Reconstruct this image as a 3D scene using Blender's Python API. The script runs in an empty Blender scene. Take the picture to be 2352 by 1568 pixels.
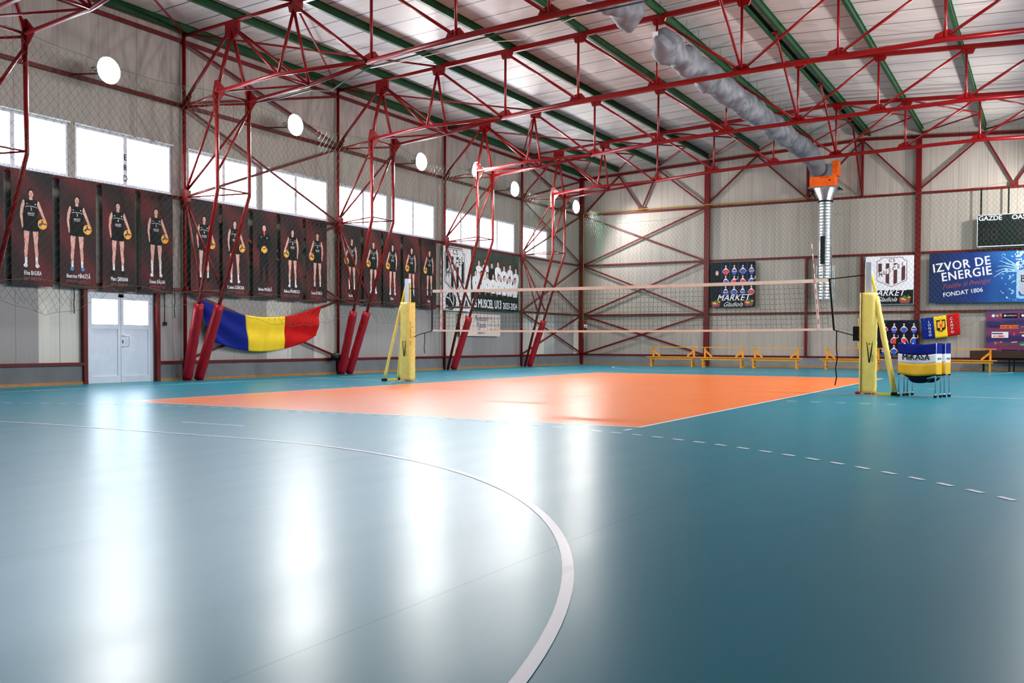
import bpy, bmesh, math, random
from mathutils import Vector, Matrix
sc = bpy.context.scene
C = sc.collection
PI = math.pi
random.seed(7)

# ---------------------------------------------------------------- camera, world, lights, exposure
LENS_F = 2147.38          # focal length in pixels of a 2352 px wide frame
yaw, pitch, roll = -0.49671, -0.02393, 0.00441
fwd = Vector((math.sin(yaw)*math.cos(pitch), math.cos(yaw)*math.cos(pitch), math.sin(pitch)))
rgt = Vector((math.cos(yaw), -math.sin(yaw), 0)); upv = rgt.cross(fwd)
r2 = rgt*math.cos(roll)+upv*math.sin(roll); u2 = -rgt*math.sin(roll)+upv*math.cos(roll)
cam_d = bpy.data.cameras.new('camera'); cam = bpy.data.objects.new('camera', cam_d); C.objects.link(cam)
m = Matrix((r2, u2, -fwd)).transposed().to_4x4(); m.translation = Vector((13.133, -10.008, 0.971)); cam.matrix_world = m
cam_d.sensor_width = 36; cam_d.sensor_fit = 'HORIZONTAL'; cam_d.lens = 36*LENS_F/2352
cam_d.shift_x = (1176-1246.38)/2352; cam_d.shift_y = (838.78-784)/2352
cam_d.clip_start = 0.05; cam_d.clip_end = 300
sc.camera = cam

world = bpy.data.worlds.new('overcast_sky'); sc.world = world; world.use_nodes = True
bg = world.node_tree.nodes['Background']; bg.inputs[0].default_value = (0.74, 0.87, 1.0, 1); bg.inputs[1].default_value = 18.0

vs = sc.view_settings
sc.display_settings.display_device = 'sRGB'
vs.view_transform = 'Standard'; vs.look = 'None'; vs.gamma = 1; vs.use_curve_mapping = False; vs.exposure = 0.28
sc.cycles.use_denoising = True
sc.cycles.max_bounces = 8; sc.cycles.diffuse_bounces = 5; sc.cycles.glossy_bounces = 4; sc.cycles.transparent_max_bounces = 24; sc.cycles.transmission_bounces = 6
sc.cycles.caustics_reflective = False; sc.cycles.caustics_refractive = False
sc.cycles.sample_clamp_indirect = 6; sc.cycles.blur_glossy = 0.5

LAMP_POWER = 900
# floodlights: (x, y, z, aim direction sign)
LEFT_LAMPS = [(-5.15, 3.6), (-5.15, 9.37), (-5.15, 15.2), (-4.35, 17.35), (-5.15, 21.3), (-5.15, 26.6)]
RIGHT_LAMPS = [(14.3, 3.6), (14.3, 9.4), (14.3, 15.2), (14.3, 21.3), (14.3, 26.4)]
LAMP_Z = 6.9
def lamp_light(x, y, z, s, power=LAMP_POWER):
    d = bpy.data.lights.new('floodlight_beam', 'SPOT'); d.energy = power; d.shadow_soft_size = 0.16; d.spot_size = math.radians(165); d.spot_blend = 0.6
    d.color = (1.0, 0.97, 0.93)
    o = bpy.data.objects.new('floodlight_beam', d); o.location = (x+0.30*s, y, z)
    o.rotation_euler = Vector((0.85*s, -0.12, -0.70 if s > 0 else -0.40)).to_track_quat('-Z', 'Y').to_euler(); C.objects.link(o)
    return o
# daylight portals help the sky through the window openings
WIN_Z = (4.60, 5.78)
LEFT_WINDOWS = [(-4.95, -2.42), (-2.25, 0.30), (0.72, 3.24), (3.40, 6.00), (6.50, 8.86), (9.02, 11.68), (12.16, 14.55), (14.76, 17.22), (17.86, 20.02), (20.20, 22.82), (23.40, 25.62)]
def portal(loc, rot, sx, sy):
    d = bpy.data.lights.new('daylight', 'AREA'); d.shape = 'RECTANGLE'; d.size = sx; d.size_y = sy; d.cycles.is_portal = True
    o = bpy.data.objects.new('daylight', d); o.location = loc; o.rotation_euler = rot; C.objects.link(o)

XL, XR, YB, YF = -5.985, 19.1, 28.92, -12.5     # inner faces of the hall
RIDGE_X = 6.56
for sx, rz in ((XL-0.18, -PI/2), (XR+0.18, PI/2)):
    portal((sx, 10.3, 5.19), (PI/2, 0, rz), 31.5, 1.3)
portal((XL-0.18, 4.53, 1.65), (PI/2, 0, -PI/2), 1.7, 0.75)

# ---------------------------------------------------------------- helpers
def srgb(r, g, b):
    f = lambda c: (c/255/12.92) if c/255 <= 0.04045 else ((c/255+0.055)/1.055)**2.4
    return (f(r), f(g), f(b), 1)
def tag(o, label=None, cat=None, group=None, kind=None):
    if label: o['label'] = label
    if cat: o['category'] = cat
    if group: o['group'] = group
    if kind: o['kind'] = kind
    return o
def empty(name, loc=(0, 0, 0), label=None, cat=None, group=None, rz=0):
    o = bpy.data.objects.new(name, None); o.location = loc; o.rotation_euler = (0, 0, rz); o.empty_display_size = 0.2; C.objects.link(o)
    return tag(o, label, cat, group)
class MB:
    def __init__(s): s.v = []; s.f = []; s.smooth = False
    def quad(s, a, b, c, d):
        n = len(s.v); s.v += [tuple(a), tuple(b), tuple(c), tuple(d)]; s.f.append((n, n+1, n+2, n+3)); return s
    def box(s, c, d):
        x, y, z = c; a, b, e = d[0]/2, d[1]/2, d[2]/2; n = len(s.v)
        s.v += [(x+i*a, y+j*b, z+k*e) for i in (-1, 1) for j in (-1, 1) for k in (-1, 1)]
        s.f += [tuple(n+q for q in f) for f in ((0, 1, 3, 2), (4, 6, 7, 5), (0, 4, 5, 1), (2, 3, 7, 6), (0, 2, 6, 4), (1, 5, 7, 3))]
        return s
    def box2(s, p, q): return s.box([(a+b)/2 for a, b in zip(p, q)], [abs(b-a) for a, b in zip(p, q)])
    def path(s, pts, r, n=8, cap=True, closed=False, flat=None, rot=0.0):
        """tube through points; r number or list; flat=(w,h) makes a rectangular bar"""
        P = [Vector(p) for p in pts]; N = len(P); base = len(s.v)
        if flat: n = 4
        for i, p in enumerate(P):
            if closed: d = (P[(i+1) % N]-P[i-1])
            else: d = (P[min(i+1, N-1)]-P[max(i-1, 0)])
            d.normalize()
            up = Vector((0, 0, 1)) if abs(d.z) < 0.93 else Vector((0, 1, 0))
            a = d.cross(up).normalized(); b = a.cross(d).normalized()
            rr = r[i] if isinstance(r, (list, tuple)) else r
            for k in range(n):
                if flat:
                    sx, sy = ((-1, -1), (1, -1), (1, 1), (-1, 1))[k]; q = p+a*(sx*flat[0]/2)+b*(sy*flat[1]/2)
                else:
                    t = 2*PI*k/n+rot; q = p+a*(math.cos(t)*rr)+b*(math.sin(t)*rr)
                s.v.append(tuple(q))
        M = N if closed else N-1
        for i in range(M):
            for k in range(n):
                j = (i+1) % N
                s.f.append((base+i*n+k, base+i*n+(k+1) % n, base+j*n+(k+1) % n, base+j*n+k))
        if cap and not closed:
            s.f.append(tuple(base+k for k in range(n))[::-1]); s.f.append(tuple(base+(N-1)*n+k for k in range(n)))
        return s
    def bar(s, a, b, w, h=None): return s.path([a, b], 0, flat=(w, h or w))
    def tube(s, a, b, r, n=8): return s.path([a, b], r, n)
    def prism(s, poly, ax, lo, hi):
        """poly 2-D points extruded along axis ax ('x','y','z') from lo to hi"""
        n = len(s.v); k = len(poly)
        def P(u, v, t): return {'x': (t, u, v), 'y': (u, t, v), 'z': (u, v, t)}[ax]
        s.v += [P(u, v, lo) for u, v in poly]+[P(u, v, hi) for u, v in poly]
        s.f.append(tuple(n+i for i in range(k))[::-1]); s.f.append(tuple(n+k+i for i in range(k)))
        for i in range(k): s.f.append((n+i, n+(i+1) % k, n+k+(i+1) % k, n+k+i))
        return s
    def ball(s, c, r, nu=14, nv=8):
        if not isinstance(r, (tuple, list)): r = (r, r, r)
        n = len(s.v); s.v.append((c[0], c[1], c[2]+r[2]))
        for i in range(1, nv):
            t = PI*i/nv
            for k in range(nu):
                a = 2*PI*k/nu; s.v.append((c[0]+r[0]*math.sin(t)*math.cos(a), c[1]+r[1]*math.sin(t)*math.sin(a), c[2]+r[2]*math.cos(t)))
        s.v.append((c[0], c[1], c[2]-r[2])); L = len(s.v)-1
        for k in range(nu): s.f.append((n, n+1+k, n+1+(k+1) % nu)); s.f.append((L, L-nu+(k+1) % nu, L-nu+k))
        for i in range(nv-2):
            for k in range(nu):
                a = n+1+i*nu; s.f.append((a+k, a+nu+k, a+nu+(k+1) % nu, a+(k+1) % nu))
        return s
    def grid(s, fn, nu, nv):
        n = len(s.v)
        for j in range(nv+1):
            for i in range(nu+1): s.v.append(tuple(fn(i/nu, j/nv)))
        for j in range(nv):
            for i in range(nu):
                a = n+j*(nu+1)+i; s.f.append((a, a+1, a+nu+2, a+nu+1))
        return s
    def build(s, name, mat, parent=None, off=(0, 0, 0), smooth=False, bevel=0, solid=0):
        me = bpy.data.meshes.new(name)
        v = [(a-off[0], b-off[1], c-off[2]) for a, b, c in s.v]
        me.from_pydata(v, [], s.f); me.update()
        bm = bmesh.new(); bm.from_mesh(me); bmesh.ops.recalc_face_normals(bm, faces=bm.faces); bm.to_mesh(me); bm.free()
        if smooth:
            for p in me.polygons: p.use_smooth = len(p.vertices) <= 4
        mats = mat if isinstance(mat, list) else [mat]
        for mm in mats: me.materials.append(mm)
        o = bpy.data.objects.new(name, me); C.objects.link(o)
        if parent: o.parent = parent
        if bevel:
            md = o.modifiers.new('bevel', 'BEVEL'); md.width = bevel; md.segments = 2; md.limit_method = 'ANGLE'
        if solid:
            md = o.modifiers.new('solid', 'SOLIDIFY'); md.thickness = solid; md.offset = 0
        return o
def struct(o): o['kind'] = 'structure'; return o

# ---------------------------------------------------------------- materials
class NT:
    def __init__(s, name):
        s.m = bpy.data.materials.new(name); s.m.use_nodes = True; s.t = s.m.node_tree; s.b = s.t.nodes['Principled BSDF']; s.out = s.t.nodes['Material Output']
    def n(s, typ, **kw):
        x = s.t.nodes.new(typ)
        for k, v in kw.items():
            if k.startswith('i_'): 
                key = k[2:]; key = int(key) if key.isdigit() else key.replace('_', ' ')
                x.inputs[key].default_value = v
            else: setattr(x, k, v)
        return x
    def l(s, a, b): s.t.links.new(a, b)
    def math(s, op, a, b=None, c=None):
        x = s.t.nodes.new('ShaderNodeMath'); x.operation = op
        for i, q in enumerate((a, b, c)):
            if q is None: continue
            if hasattr(q, 'is_linked') or hasattr(q, 'links'): s.l(q, x.inputs[i])
            else: x.inputs[i].default_value = q
        return x.outputs[0]
    def mix(s, f, a, b):
        x = s.t.nodes.new('ShaderNodeMix'); x.data_type = 'RGBA'
        for i, q in ((0, f), (6, a), (7, b)):
            if hasattr(q, 'links'): s.l(q, x.inputs[i])
            else: x.inputs[i].default_value = q
        return x.outputs[2]
    def pos(s, scale=(1, 1, 1)):
        tc = s.t.nodes.new('ShaderNodeNewGeometry'); mp = s.t.nodes.new('ShaderNodeMapping'); mp.inputs[3].default_value = scale
        s.l(tc.outputs['Position'], mp.inputs[0]); return mp.outputs[0]
    def noise(s, vec, sc_, det=3, rough=0.5):
        x = s.n('ShaderNodeTexNoise'); x.inputs['Scale'].default_value = sc_; x.inputs['Detail'].default_value = det; x.inputs['Roughness'].default_value = rough
        s.l(vec, x.inputs['Vector']); return x.outputs['Fac']
    def ramp(s, fac, stops):
        x = s.n('ShaderNodeValToRGB'); e = x.color_ramp.elements
        e[0].position, e[0].color = stops[0]; e[1].position, e[1].color = stops[-1]
        for p, c in stops[1:-1]: q = e.new(p); q.color = c
        s.l(fac, x.inputs[0]); return x.outputs[0]
    def bump(s, h, strength=0.3, dist=0.01):
        x = s.n('ShaderNodeBump'); x.inputs['Strength'].default_value = strength; x.inputs['Distance'].default_value = dist
        s.l(h, x.inputs['Height']); s.l(x.outputs[0], s.b.inputs['Normal']); return x
    def sep(s, vec):
        x = s.n('ShaderNodeSeparateXYZ'); s.l(vec, x.inputs[0]); return x.outputs
def plain(name, col, rough=0.5, metal=0.0, var=0.12, nscale=6.0, bump=0.0, spec=0.5, coat=0.0):
    """painted / plastic surface with slight procedural wear"""
    t = NT(name); p = t.pos(); f = t.noise(p, nscale, 4)
    c2 = tuple(max(0, min(1, q*(1-var))) for q in col[:3])+(1,); c3 = tuple(min(1, q*(1+var)) for q in col[:3])+(1,)
    t.l(t.ramp(f, [(0.3, c2), (0.7, c3)]), t.b.inputs['Base Color'])
    t.b.inputs['Roughness'].default_value = rough; t.b.inputs['Metallic'].default_value = metal
    t.b.inputs['Specular IOR Level'].default_value = spec; t.b.inputs['Coat Weight'].default_value = coat
    if bump: t.bump(t.noise(p, nscale*6, 3), bump, 0.01)
    return t.m
def emis(name, col, s):
    t = NT(name); t.b.inputs['Base Color'].default_value = col; t.b.inputs['Emission Color'].default_value = col; t.b.inputs['Emission Strength'].default_value = s; return t.m
M = {}
M['red'] = plain('red_steel_paint', srgb(118, 3, 7), 0.34, 0, 0.15, 5, spec=0.35)
M['redw'] = plain('red_wall_steel_paint', srgb(94, 3, 7), 0.42, 0, 0.2, 5, spec=0.3)
M['green'] = plain('green_purlin_paint', srgb(3, 58, 24), 0.45, 0, 0.2, 4, spec=0.3)
M['pad'] = plain('red_vinyl_padding', srgb(152, 6, 26), 0.40, 0, 0.15, 9, 0.3, spec=0.35)
M['yellow'] = plain('yellow_vinyl_padding', srgb(230, 208, 108), 0.42, 0, 0.06, 9, 0.15)
M['yellow_steel'] = plain('yellow_steel_paint', srgb(236, 214, 10), 0.35, 0, 0.06)
M['alu'] = plain('brushed_aluminium', srgb(205, 208, 222), 0.35, 0.6, 0.06)
M['steel'] = plain('galvanised_steel', srgb(190, 196, 200), 0.25, 0.9, 0.15, 3)
M['black'] = plain('black_plastic', srgb(9, 9, 11), 0.5, spec=0.25)
M['cable'] = plain('black_cable', srgb(10, 14, 14), 0.6)
M['white'] = plain('white_pvc', srgb(214, 220, 232), 0.35, 0, 0.03)
M['white_print'] = plain('white_print', srgb(232, 230, 236), 0.55, 0, 0.02)
M['tape'] = plain('white_net_tape', srgb(224, 212, 198), 0.6, 0, 0.05)
M['oak'] = plain('yellow_varnished_wood', srgb(214, 142, 26), 0.35, 0, 0.18, 14)
M['skirt'] = plain('varnished_skirting_wood', srgb(176, 118, 52), 0.4, 0, 0.2, 10)
M['darkwood'] = plain('dark_brown_wood', srgb(56, 36, 20), 0.4, 0, 0.25, 8)
M['orange'] = plain('orange_enamel', srgb(236, 92, 10), 0.35)
M['netgreen'] = plain('green_cord', srgb(10, 92, 64), 0.6, 0, 0.05)
M['netblack'] = plain('black_cord', srgb(16, 26, 26), 0.6, 0, 0.05)
M['gaspipe'] = plain('yellow_gas_pipe', srgb(196, 148, 20), 0.4)
M['blue'] = plain('blue_cloth', srgb(0, 26, 122), 0.75, 0, 0.12, 5, spec=0.2)
M['yel_cloth'] = plain('yellow_cloth', srgb(246, 206, 0), 0.6, 0, 0.06, 5)
M['red_cloth'] = plain('red_cloth', srgb(190, 6, 8), 0.75, 0, 0.12, 5, spec=0.2)
M['skin'] = plain('printed_skin', srgb(222, 168, 156), 0.55, 0, 0.1, 9)
M['hair'] = plain('printed_hair', srgb(30, 18, 16), 0.6, spec=0.2)
M['kit'] = plain('printed_black_kit', srgb(12, 12, 18), 0.6, spec=0.2)
M['ball_y'] = plain('printed_ball_yellow', srgb(250, 176, 20), 0.5, 0, 0.05)
M['ball_b'] = plain('printed_ball_blue', srgb(30, 52, 120), 0.5)
M['maroon'] = plain('printed_maroon', srgb(84, 24, 34), 0.55, 0, 0.05)
M['navy'] = plain('printed_navy', srgb(4, 7, 28), 0.55, 0, 0.2, 3, spec=0.2)
M['kit_blue'] = plain('printed_blue_kit', srgb(20, 80, 190), 0.55)
M['kit_red'] = plain('printed_red_kit', srgb(214, 50, 60), 0.55)
M['shoe_blue'] = plain('printed_blue_shoes', srgb(40, 130, 190), 0.5)
M['leaf'] = plain('printed_green', srgb(40, 120, 60), 0.55, 0, 0.3, 20)
M['faded'] = plain('printed_faded_red', srgb(150, 64, 70), 0.55)
M['grey'] = plain('grey_print', srgb(120, 120, 124), 0.55)

# wall panels: ribbed sandwich sheet, 1 m panels, vertical streaks of dirt
def wall_mat(name, axis, base, lowpanels, ribs=1.0, warm=0.0):
    t = NT(name); g = t.pos(); s = t.sep(g); u = s[axis]; z = s[2]
    st = t.noise(t.pos((9, 9, 0.28)) , 1.6, 5, 0.6)
    big = t.noise(t.pos((0.5, 0.5, 0.35)), 1.3, 3)
    lo = tuple(q*0.80 for q in base[:3])+(1,); hi = tuple(min(1, q*1.10) for q in base[:3])+(1,)
    col = t.ramp(st, [(0.28, lo), (0.66, hi)])
    col = t.mix(t.math('MULTIPLY', big, 0.35), col, (base[0]*0.82, base[1]*0.80, base[2]*0.76, 1))
    # per panel tone
    pan = t.math('FLOOR', u); wn = t.n('ShaderNodeTexWhiteNoise', noise_dimensions='1D'); t.l(pan, wn.inputs['W'])
    tone = t.math('MULTIPLY', wn.outputs[0], 0.10)
    col = t.mix(tone, col, (0.30, 0.27, 0.25, 1))
    if lowpanels:
        pan2 = t.math('FLOOR', t.math('MULTIPLY', t.math('ADD', u, 0.35), 1.05)); wn2 = t.n('ShaderNodeTexWhiteNoise', noise_dimensions='1D'); t.l(t.math('ADD', pan2, 17.3), wn2.inputs['W'])
        lowcol = t.ramp(wn2.outputs[0], [(0.0, srgb(146, 142, 142)), (0.5, srgb(160, 156, 154)), (0.62, srgb(206, 204, 200)), (1.0, srgb(226, 220, 206))])
        lowcol = t.mix(t.math('MULTIPLY', st, 0.3), lowcol, (0.28, 0.26, 0.25, 1))
        col = t.mix(t.math('LESS_THAN', z, 2.25), col, lowcol)
    # seams
    fr = t.math('FRACT', u); seam = t.math('LESS_THAN', t.math('ABSOLUTE', t.math('SUBTRACT', fr, 0.5)), 0.494)
    col = t.mix(seam, (0.16, 0.145, 0.13, 1), col)
    t.l(col, t.b.inputs['Base Color']); t.b.inputs['Roughness'].default_value = 0.42
    rib = t.math('SINE', t.math('MULTIPLY', u, 2*PI/0.10*ribs)); rib = t.math('ADD', t.math('MULTIPLY', rib, 0.5), t.math('MULTIPLY', seam, 1.0))
    t.bump(rib, 0.22, 0.006)
    return t.m
WALL = srgb(160, 150, 145)
M['wall_side'] = wall_mat('ribbed_wall_panel_side', 1, WALL, True)
M['wall_back'] = wall_mat('ribbed_wall_panel_back', 0, srgb(164, 155, 146), False)
M['plinth'] = plain('grey_rendered_plinth', srgb(120, 120, 122), 0.7, 0, 0.12, 2.0, 0.3)

def ceil_mat():
    t = NT('ceiling_sandwich_panel'); s = t.sep(t.pos()); y = s[1]
    st = t.noise(t.pos((0.25, 7, 1)), 1.5, 5, 0.6); big = t.noise(t.pos((0.4, 0.4, 1)), 1.0, 3)
    col = t.ramp(st, [(0.3, srgb(176, 166, 163)), (0.7, srgb(202, 192, 189))])
    col = t.mix(t.math('MULTIPLY', big, 0.3), col, srgb(176, 164, 160))
    fr = t.math('FRACT', t.math('MULTIPLY', t.math('ADD', y, 20.3), 1/0.95)); seam = t.math('LESS_THAN', t.math('ABSOLUTE', t.math('SUBTRACT', fr, 0.5)), 0.478)
    col = t.mix(seam, (0.05, 0.045, 0.04, 1), col)
    t.l(col, t.b.inputs['Base Color']); t.b.inputs['Roughness'].default_value = 0.45
    t.bump(t.math('ADD', t.math('MULTIPLY', t.math('SINE', t.math('MULTIPLY', y, 2*PI/0.09)), 0.3), seam), 0.2, 0.005)
    return t.m
M['ceiling'] = ceil_mat()

# vinyl sports floor: same sheen for field, court and lines
def floor_mat(name, col, seams=True, white=False):
    t = NT(name); s = t.sep(t.pos()); x = s[0]
    big = t.noise(t.pos((0.25, 0.12, 1)), 1.0, 4); scuff = t.noise(t.pos((2.0, 0.5, 1)), 1.4, 3, 0.5)
    lo = tuple(q*0.93 for q in col[:3])+(1,); hi = tuple(min(1, q*1.06) for q in col[:3])+(1,)
    c = t.ramp(big, [(0.3, lo), (0.7, hi)])
    if white:
        c = t.mix(t.math('MULTIPLY', t.math('GREATER_THAN', scuff, 0.62), 0.25), c, srgb(190, 180, 190))
    seam = None
    if seams:
        fr = t.math('FRACT', t.math('MULTIPLY', t.math('SUBTRACT', x, 11.08-0.5*2.05), 1/2.05))
        ds = t.math('ABSOLUTE', t.math('SUBTRACT', fr, 0.5)); seam = t.math('GREATER_THAN', ds, 0.0028)
        c = t.mix(seam, (col[0]*0.7, col[1]*0.72, col[2]*0.72, 1), c)
        # small chips in the vinyl
        vor = t.n('ShaderNodeTexVoronoi', feature='F1'); vor.inputs['Scale'].default_value = 1.9; t.l(t.pos((1, 1, 0)), vor.inputs['Vector'])
        spot = t.math('GREATER_THAN', vor.outputs['Distance'], 0.012)
        c = t.mix(spot, (0.02, 0.015, 0.02, 1), c)
    t.l(c, t.b.inputs['Base Color'])
    r = t.n('ShaderNodeMapRange'); t.l(scuff, r.inputs[0]); r.inputs[1].default_value = 0.3; r.inputs[2].default_value = 0.75; r.inputs[3].default_value = FL_R[0]; r.inputs[4].default_value = FL_R[1]
    t.l(r.outputs[0], t.b.inputs['Roughness'])
    t.b.inputs['Specular IOR Level'].default_value = FL_SPEC
    mid = t.noise(t.pos((1.0, 0.35, 1)), 2.0, 1)
    h = t.math('MULTIPLY', mid, 0.0004)
    b = t.n('ShaderNodeBump'); b.inputs['Strength'].default_value = 1.0; b.inputs['Distance'].default_value = 1.0
    t.l(h, b.inputs['Height']); t.l(b.outputs[0], t.b.inputs['Normal'])
    return t.m
FL_R = (0.30, 0.33); FL_SPEC = 0.17
M['floor'] = floor_mat('teal_vinyl_floor', srgb(0, 116, 136))
M['court'] = floor_mat('orange_vinyl_court', srgb(230, 118, 50))
M['line'] = floor_mat('white_floor_line', srgb(226, 222, 230), seams=False, white=True)
M['line_o'] = floor_mat('pale_orange_floor_line', srgb(246, 176, 120), seams=False, white=True)

def glass_mat():
    t = NT('window_glass'); t.t.nodes.remove(t.b)
    tr = t.n('ShaderNodeBsdfTransparent'); gl = t.n('ShaderNodeBsdfGlossy'); gl.inputs['Roughness'].default_value = 0.05; mx = t.n('ShaderNodeMixShader'); mx.inputs[0].default_value = 0.05; gl.inputs[0].default_value = (0.9, 0.95, 1, 1); t.l(tr.outputs[0], mx.inputs[1]); t.l(gl.outputs[0], mx.inputs[2]); t.l(mx.outputs[0], t.out.inputs[0]); return t.m
M['glass'] = glass_mat()
M['lamp'] = emis('floodlight_lens_lit', (1.0, 0.97, 0.92, 1), 46)

# ---------------------------------------------------------------- hall shell
ROOF0 = 8.80                      # underside of the roof sheet at the left wall
SLOPE = 0.0505
def roof_z(x): return ROOF0+SLOPE*((x if x <= RIDGE_X else 2*RIDGE_X-x)-XL)
fl = MB().quad((XL-0.2, YF-0.2, 0), (XR+0.2, YF-0.2, 0), (XR+0.2, YB+0.2, 0), (XL-0.2, YB+0.2, 0)).build('floor', M['floor']); struct(fl)
TH = 0.16
def wall_x(name, x0, x1, holes, mat, y0=YF, y1=YB, ztop=8.9):
    ys = sorted({y0, y1} | {h[0] for h in holes} | {h[1] for h in holes}); zs = sorted({0.0, ztop} | {h[2] for h in holes} | {h[3] for h in holes})
    b = MB()
    for i in range(len(ys)-1):
        run = None
        for k in range(len(zs)-1):
            cy, cz = (ys[i]+ys[i+1])/2, (zs[k]+zs[k+1])/2
            solid = not any(h[0] < cy < h[1] and h[2] < cz < h[3] for h in holes)
            if solid: run = [zs[k], zs[k+1]] if run is None else [run[0], zs[k+1]]
            if (not solid or k == len(zs)-2) and run:
                b.box2((x0, ys[i], run[0]), (x1, ys[i+1], run[1])); run = None
    return struct(b.build(name, mat))
DOOR = (3.66, 5.40, 0.0, 2.08)
lh = [(a, b, *WIN_Z) for a, b in LEFT_WINDOWS]+[DOOR]
wall_x('wall_left', XL-TH, XL, lh, M['wall_side'])
wall_x('wall_right', XR, XR+TH, [(a, b, *WIN_Z) for a, b in LEFT_WINDOWS], M['wall_side'])
gable = [(XL-TH, 0), (XR+TH, 0), (XR+TH, roof_z(XR)), (RIDGE_X, roof_z(RIDGE_X)), (XL-TH, roof_z(XL))]
struct(MB().prism(gable, 'y', YB, YB+TH).build('wall_back', M['wall_back']))
struct(MB().prism(gable, 'y', YF-TH, YF).build('wall_front', M['wall_back']))
ce = MB()
for xa, xb in ((XL-0.3, RIDGE_X), (RIDGE_X, XR+0.3)):
    za, zb = (ROOF0-SLOPE*0.3, roof_z(RIDGE_X)) if xa < RIDGE_X-1 else (roof_z(RIDGE_X), ROOF0-SLOPE*0.3)
    ce.prism([(xa, za), (xb, zb), (xb, zb+0.1), (xa, za+0.1)], 'y', YF-0.3, YB+0.3)
struct(ce.build('ceiling', M['ceiling']))
# eave flashing above the rail on the left wall: dark corrugated edge
# plinths with wooden skirting
struct(MB().box2((XL, YF, 0), (XL+0.06, DOOR[0]-0.03, 0.43)).box2((XL, DOOR[1]+0.12, 0), (XL+0.06, YB, 0.43)).build('trim_1', M['plinth']))
struct(MB().box2((XL, YB-0.06, 0), (XR, YB, 0.43)).build('trim_2', M['plinth']))
struct(MB().box2((XL+0.06, YF, 0), (XL+0.09, DOOR[0]-0.03, 0.06)).box2((XL+0.06, DOOR[1]+0.12, 0), (XL+0.09, YB, 0.06)).build('baseboard_left', M['skirt']))
struct(MB().box2((XL, YB-0.09, 0), (XR, YB-0.06, 0.06)).build('baseboard_back', M['skirt']))
struct(MB().box2((XR-0.06, YF, 0), (XR, YB, 0.43)).build('trim_3', M['plinth']))

# windows: white frame with central mullion and two panes
def window(n, x, y0, y1, s):
    z0, z1 = WIN_Z; fx = x-s*0.05; w = 0.055
    f = MB().box2((fx-0.03, y0, z0), (fx+0.03, y0+w, z1)).box2((fx-0.03, y1-w, z0), (fx+0.03, y1, z1)).box2((fx-0.03, y0+w, z0), (fx+0.03, y1-w, z0+w)).box2((fx-0.03, y0+w, z1-w), (fx+0.03, y1-w, z1))
    ym = (y0+y1)/2; f.box2((fx-0.025, ym-0.05, z0+w), (fx+0.025, ym+0.05, z1-w))
    o = struct(f.build('window_%d' % n, M['white']))
    g = MB().box2((fx-0.006, y0+w, z0+w), (fx+0.006, ym-0.05, z1-w)).build('pane', M['glass'], o)
    g = MB().box2((fx-0.006, ym+0.05, z0+w), (fx+0.006, y1-w, z1-w)).build('pane', M['glass'], o)
    MB().box2((x-s*0.02, y0-0.03, z1), (x+s*0.035, y1+0.03, z1+0.035)).build('drip_strip', M['steel'], o)
    MB().box2((x-s*0.08, y0, z0-0.03), (x+s*0.03, y1, z0)).build('sill', M['white'], o)
    return o
WIN = []
for i, (a, b) in enumerate(LEFT_WINDOWS): WIN.append(window(i+1, XL, a, b, 1))
for i, (a, b) in enumerate(LEFT_WINDOWS): window(i+12, XR, a, b, -1)

# ---------------------------------------------------------------- floor markings (painted, 1 mm proud)
def strip(name, rects, mat, z=0.0012):
    b = MB()
    for q in rects: b.quad(*[(x, y, z) for x, y in q])
    return b.build(name, mat, fl)
def seg(x0, y0, x1, y1, w):
    d = Vector((x1-x0, y1-y0)); d.normalize(); n = Vector((-d.y, d.x))*(w/2)
    return [(x0+n.x, y0+n.y), (x1+n.x, y1+n.y), (x1-n.x, y1-n.y), (x0-n.x, y0-n.y)]
def arc(cx, cy, r, a0, a1, w, n=60, dash=None):
    out = []; A0, A1 = math.radians(a0), math.radians(a1)
    if dash:
        L = abs(A1-A0)*r; k = max(1, int(L/dash/2)); 
        for i in range(k):
            b0 = A0+(A1-A0)*(i*2*dash)/L; b1 = A0+(A1-A0)*(i*2*dash+dash)/L
            out.append([(cx+q*math.cos(t), cy+q*math.sin(t)) for q, t in ((r-w/2, b0), (r+w/2, b0), (r+w/2, b1), (r-w/2, b1))])
        return out
    for i in range(n):
        b0 = A0+(A1-A0)*i/n; b1 = A0+(A1-A0)*(i+1)/n
        out.append([(cx+q*math.cos(t), cy+q*math.sin(t)) for q, t in ((r-w/2, b0), (r+w/2, b0), (r+w/2, b1), (r-w/2, b1))])
    return out
strip('court_area', [[(0.03, 0.03), (8.97, 0.03), (8.97, 17.97), (0.03, 17.97)]], M['court'], 0.0008)
W5 = 0.05
strip('court_outline', [seg(0, 0.025, 9, 0.025, W5), seg(0, 17.975, 9, 17.975, W5), seg(0.025, 0.05, 0.025, 17.95, W5), seg(8.975, 0.05, 8.975, 17.95, W5)], M['line'], 0.0016)
strip('attack_line', [seg(0.05, 6, 8.95, 6, 0.035), seg(0.05, 12, 8.95, 12, 0.035), seg(0.05, 9, 8.95, 9, 0.035)], M['line_o'], 0.0020)
ds = []
for yy in (6, 12):
    for k in range(5): ds.append(seg(9.2+k*0.4, yy, 9.2+k*0.4+0.17, yy, 0.05)); ds.append(seg(-0.2-k*0.4, yy, -0.2-k*0.4-0.17, yy, 0.05))
ds += [seg(8.975, -0.20, 8.975, -0.42, 0.05), seg(0.025, -0.20, 0.025, -0.42, 0.05)]
strip('attack_line_extension', ds, M['line'])
GX0, GX1, GY, GY2 = 3.0, 6.0, -9.2, 27.2
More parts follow.
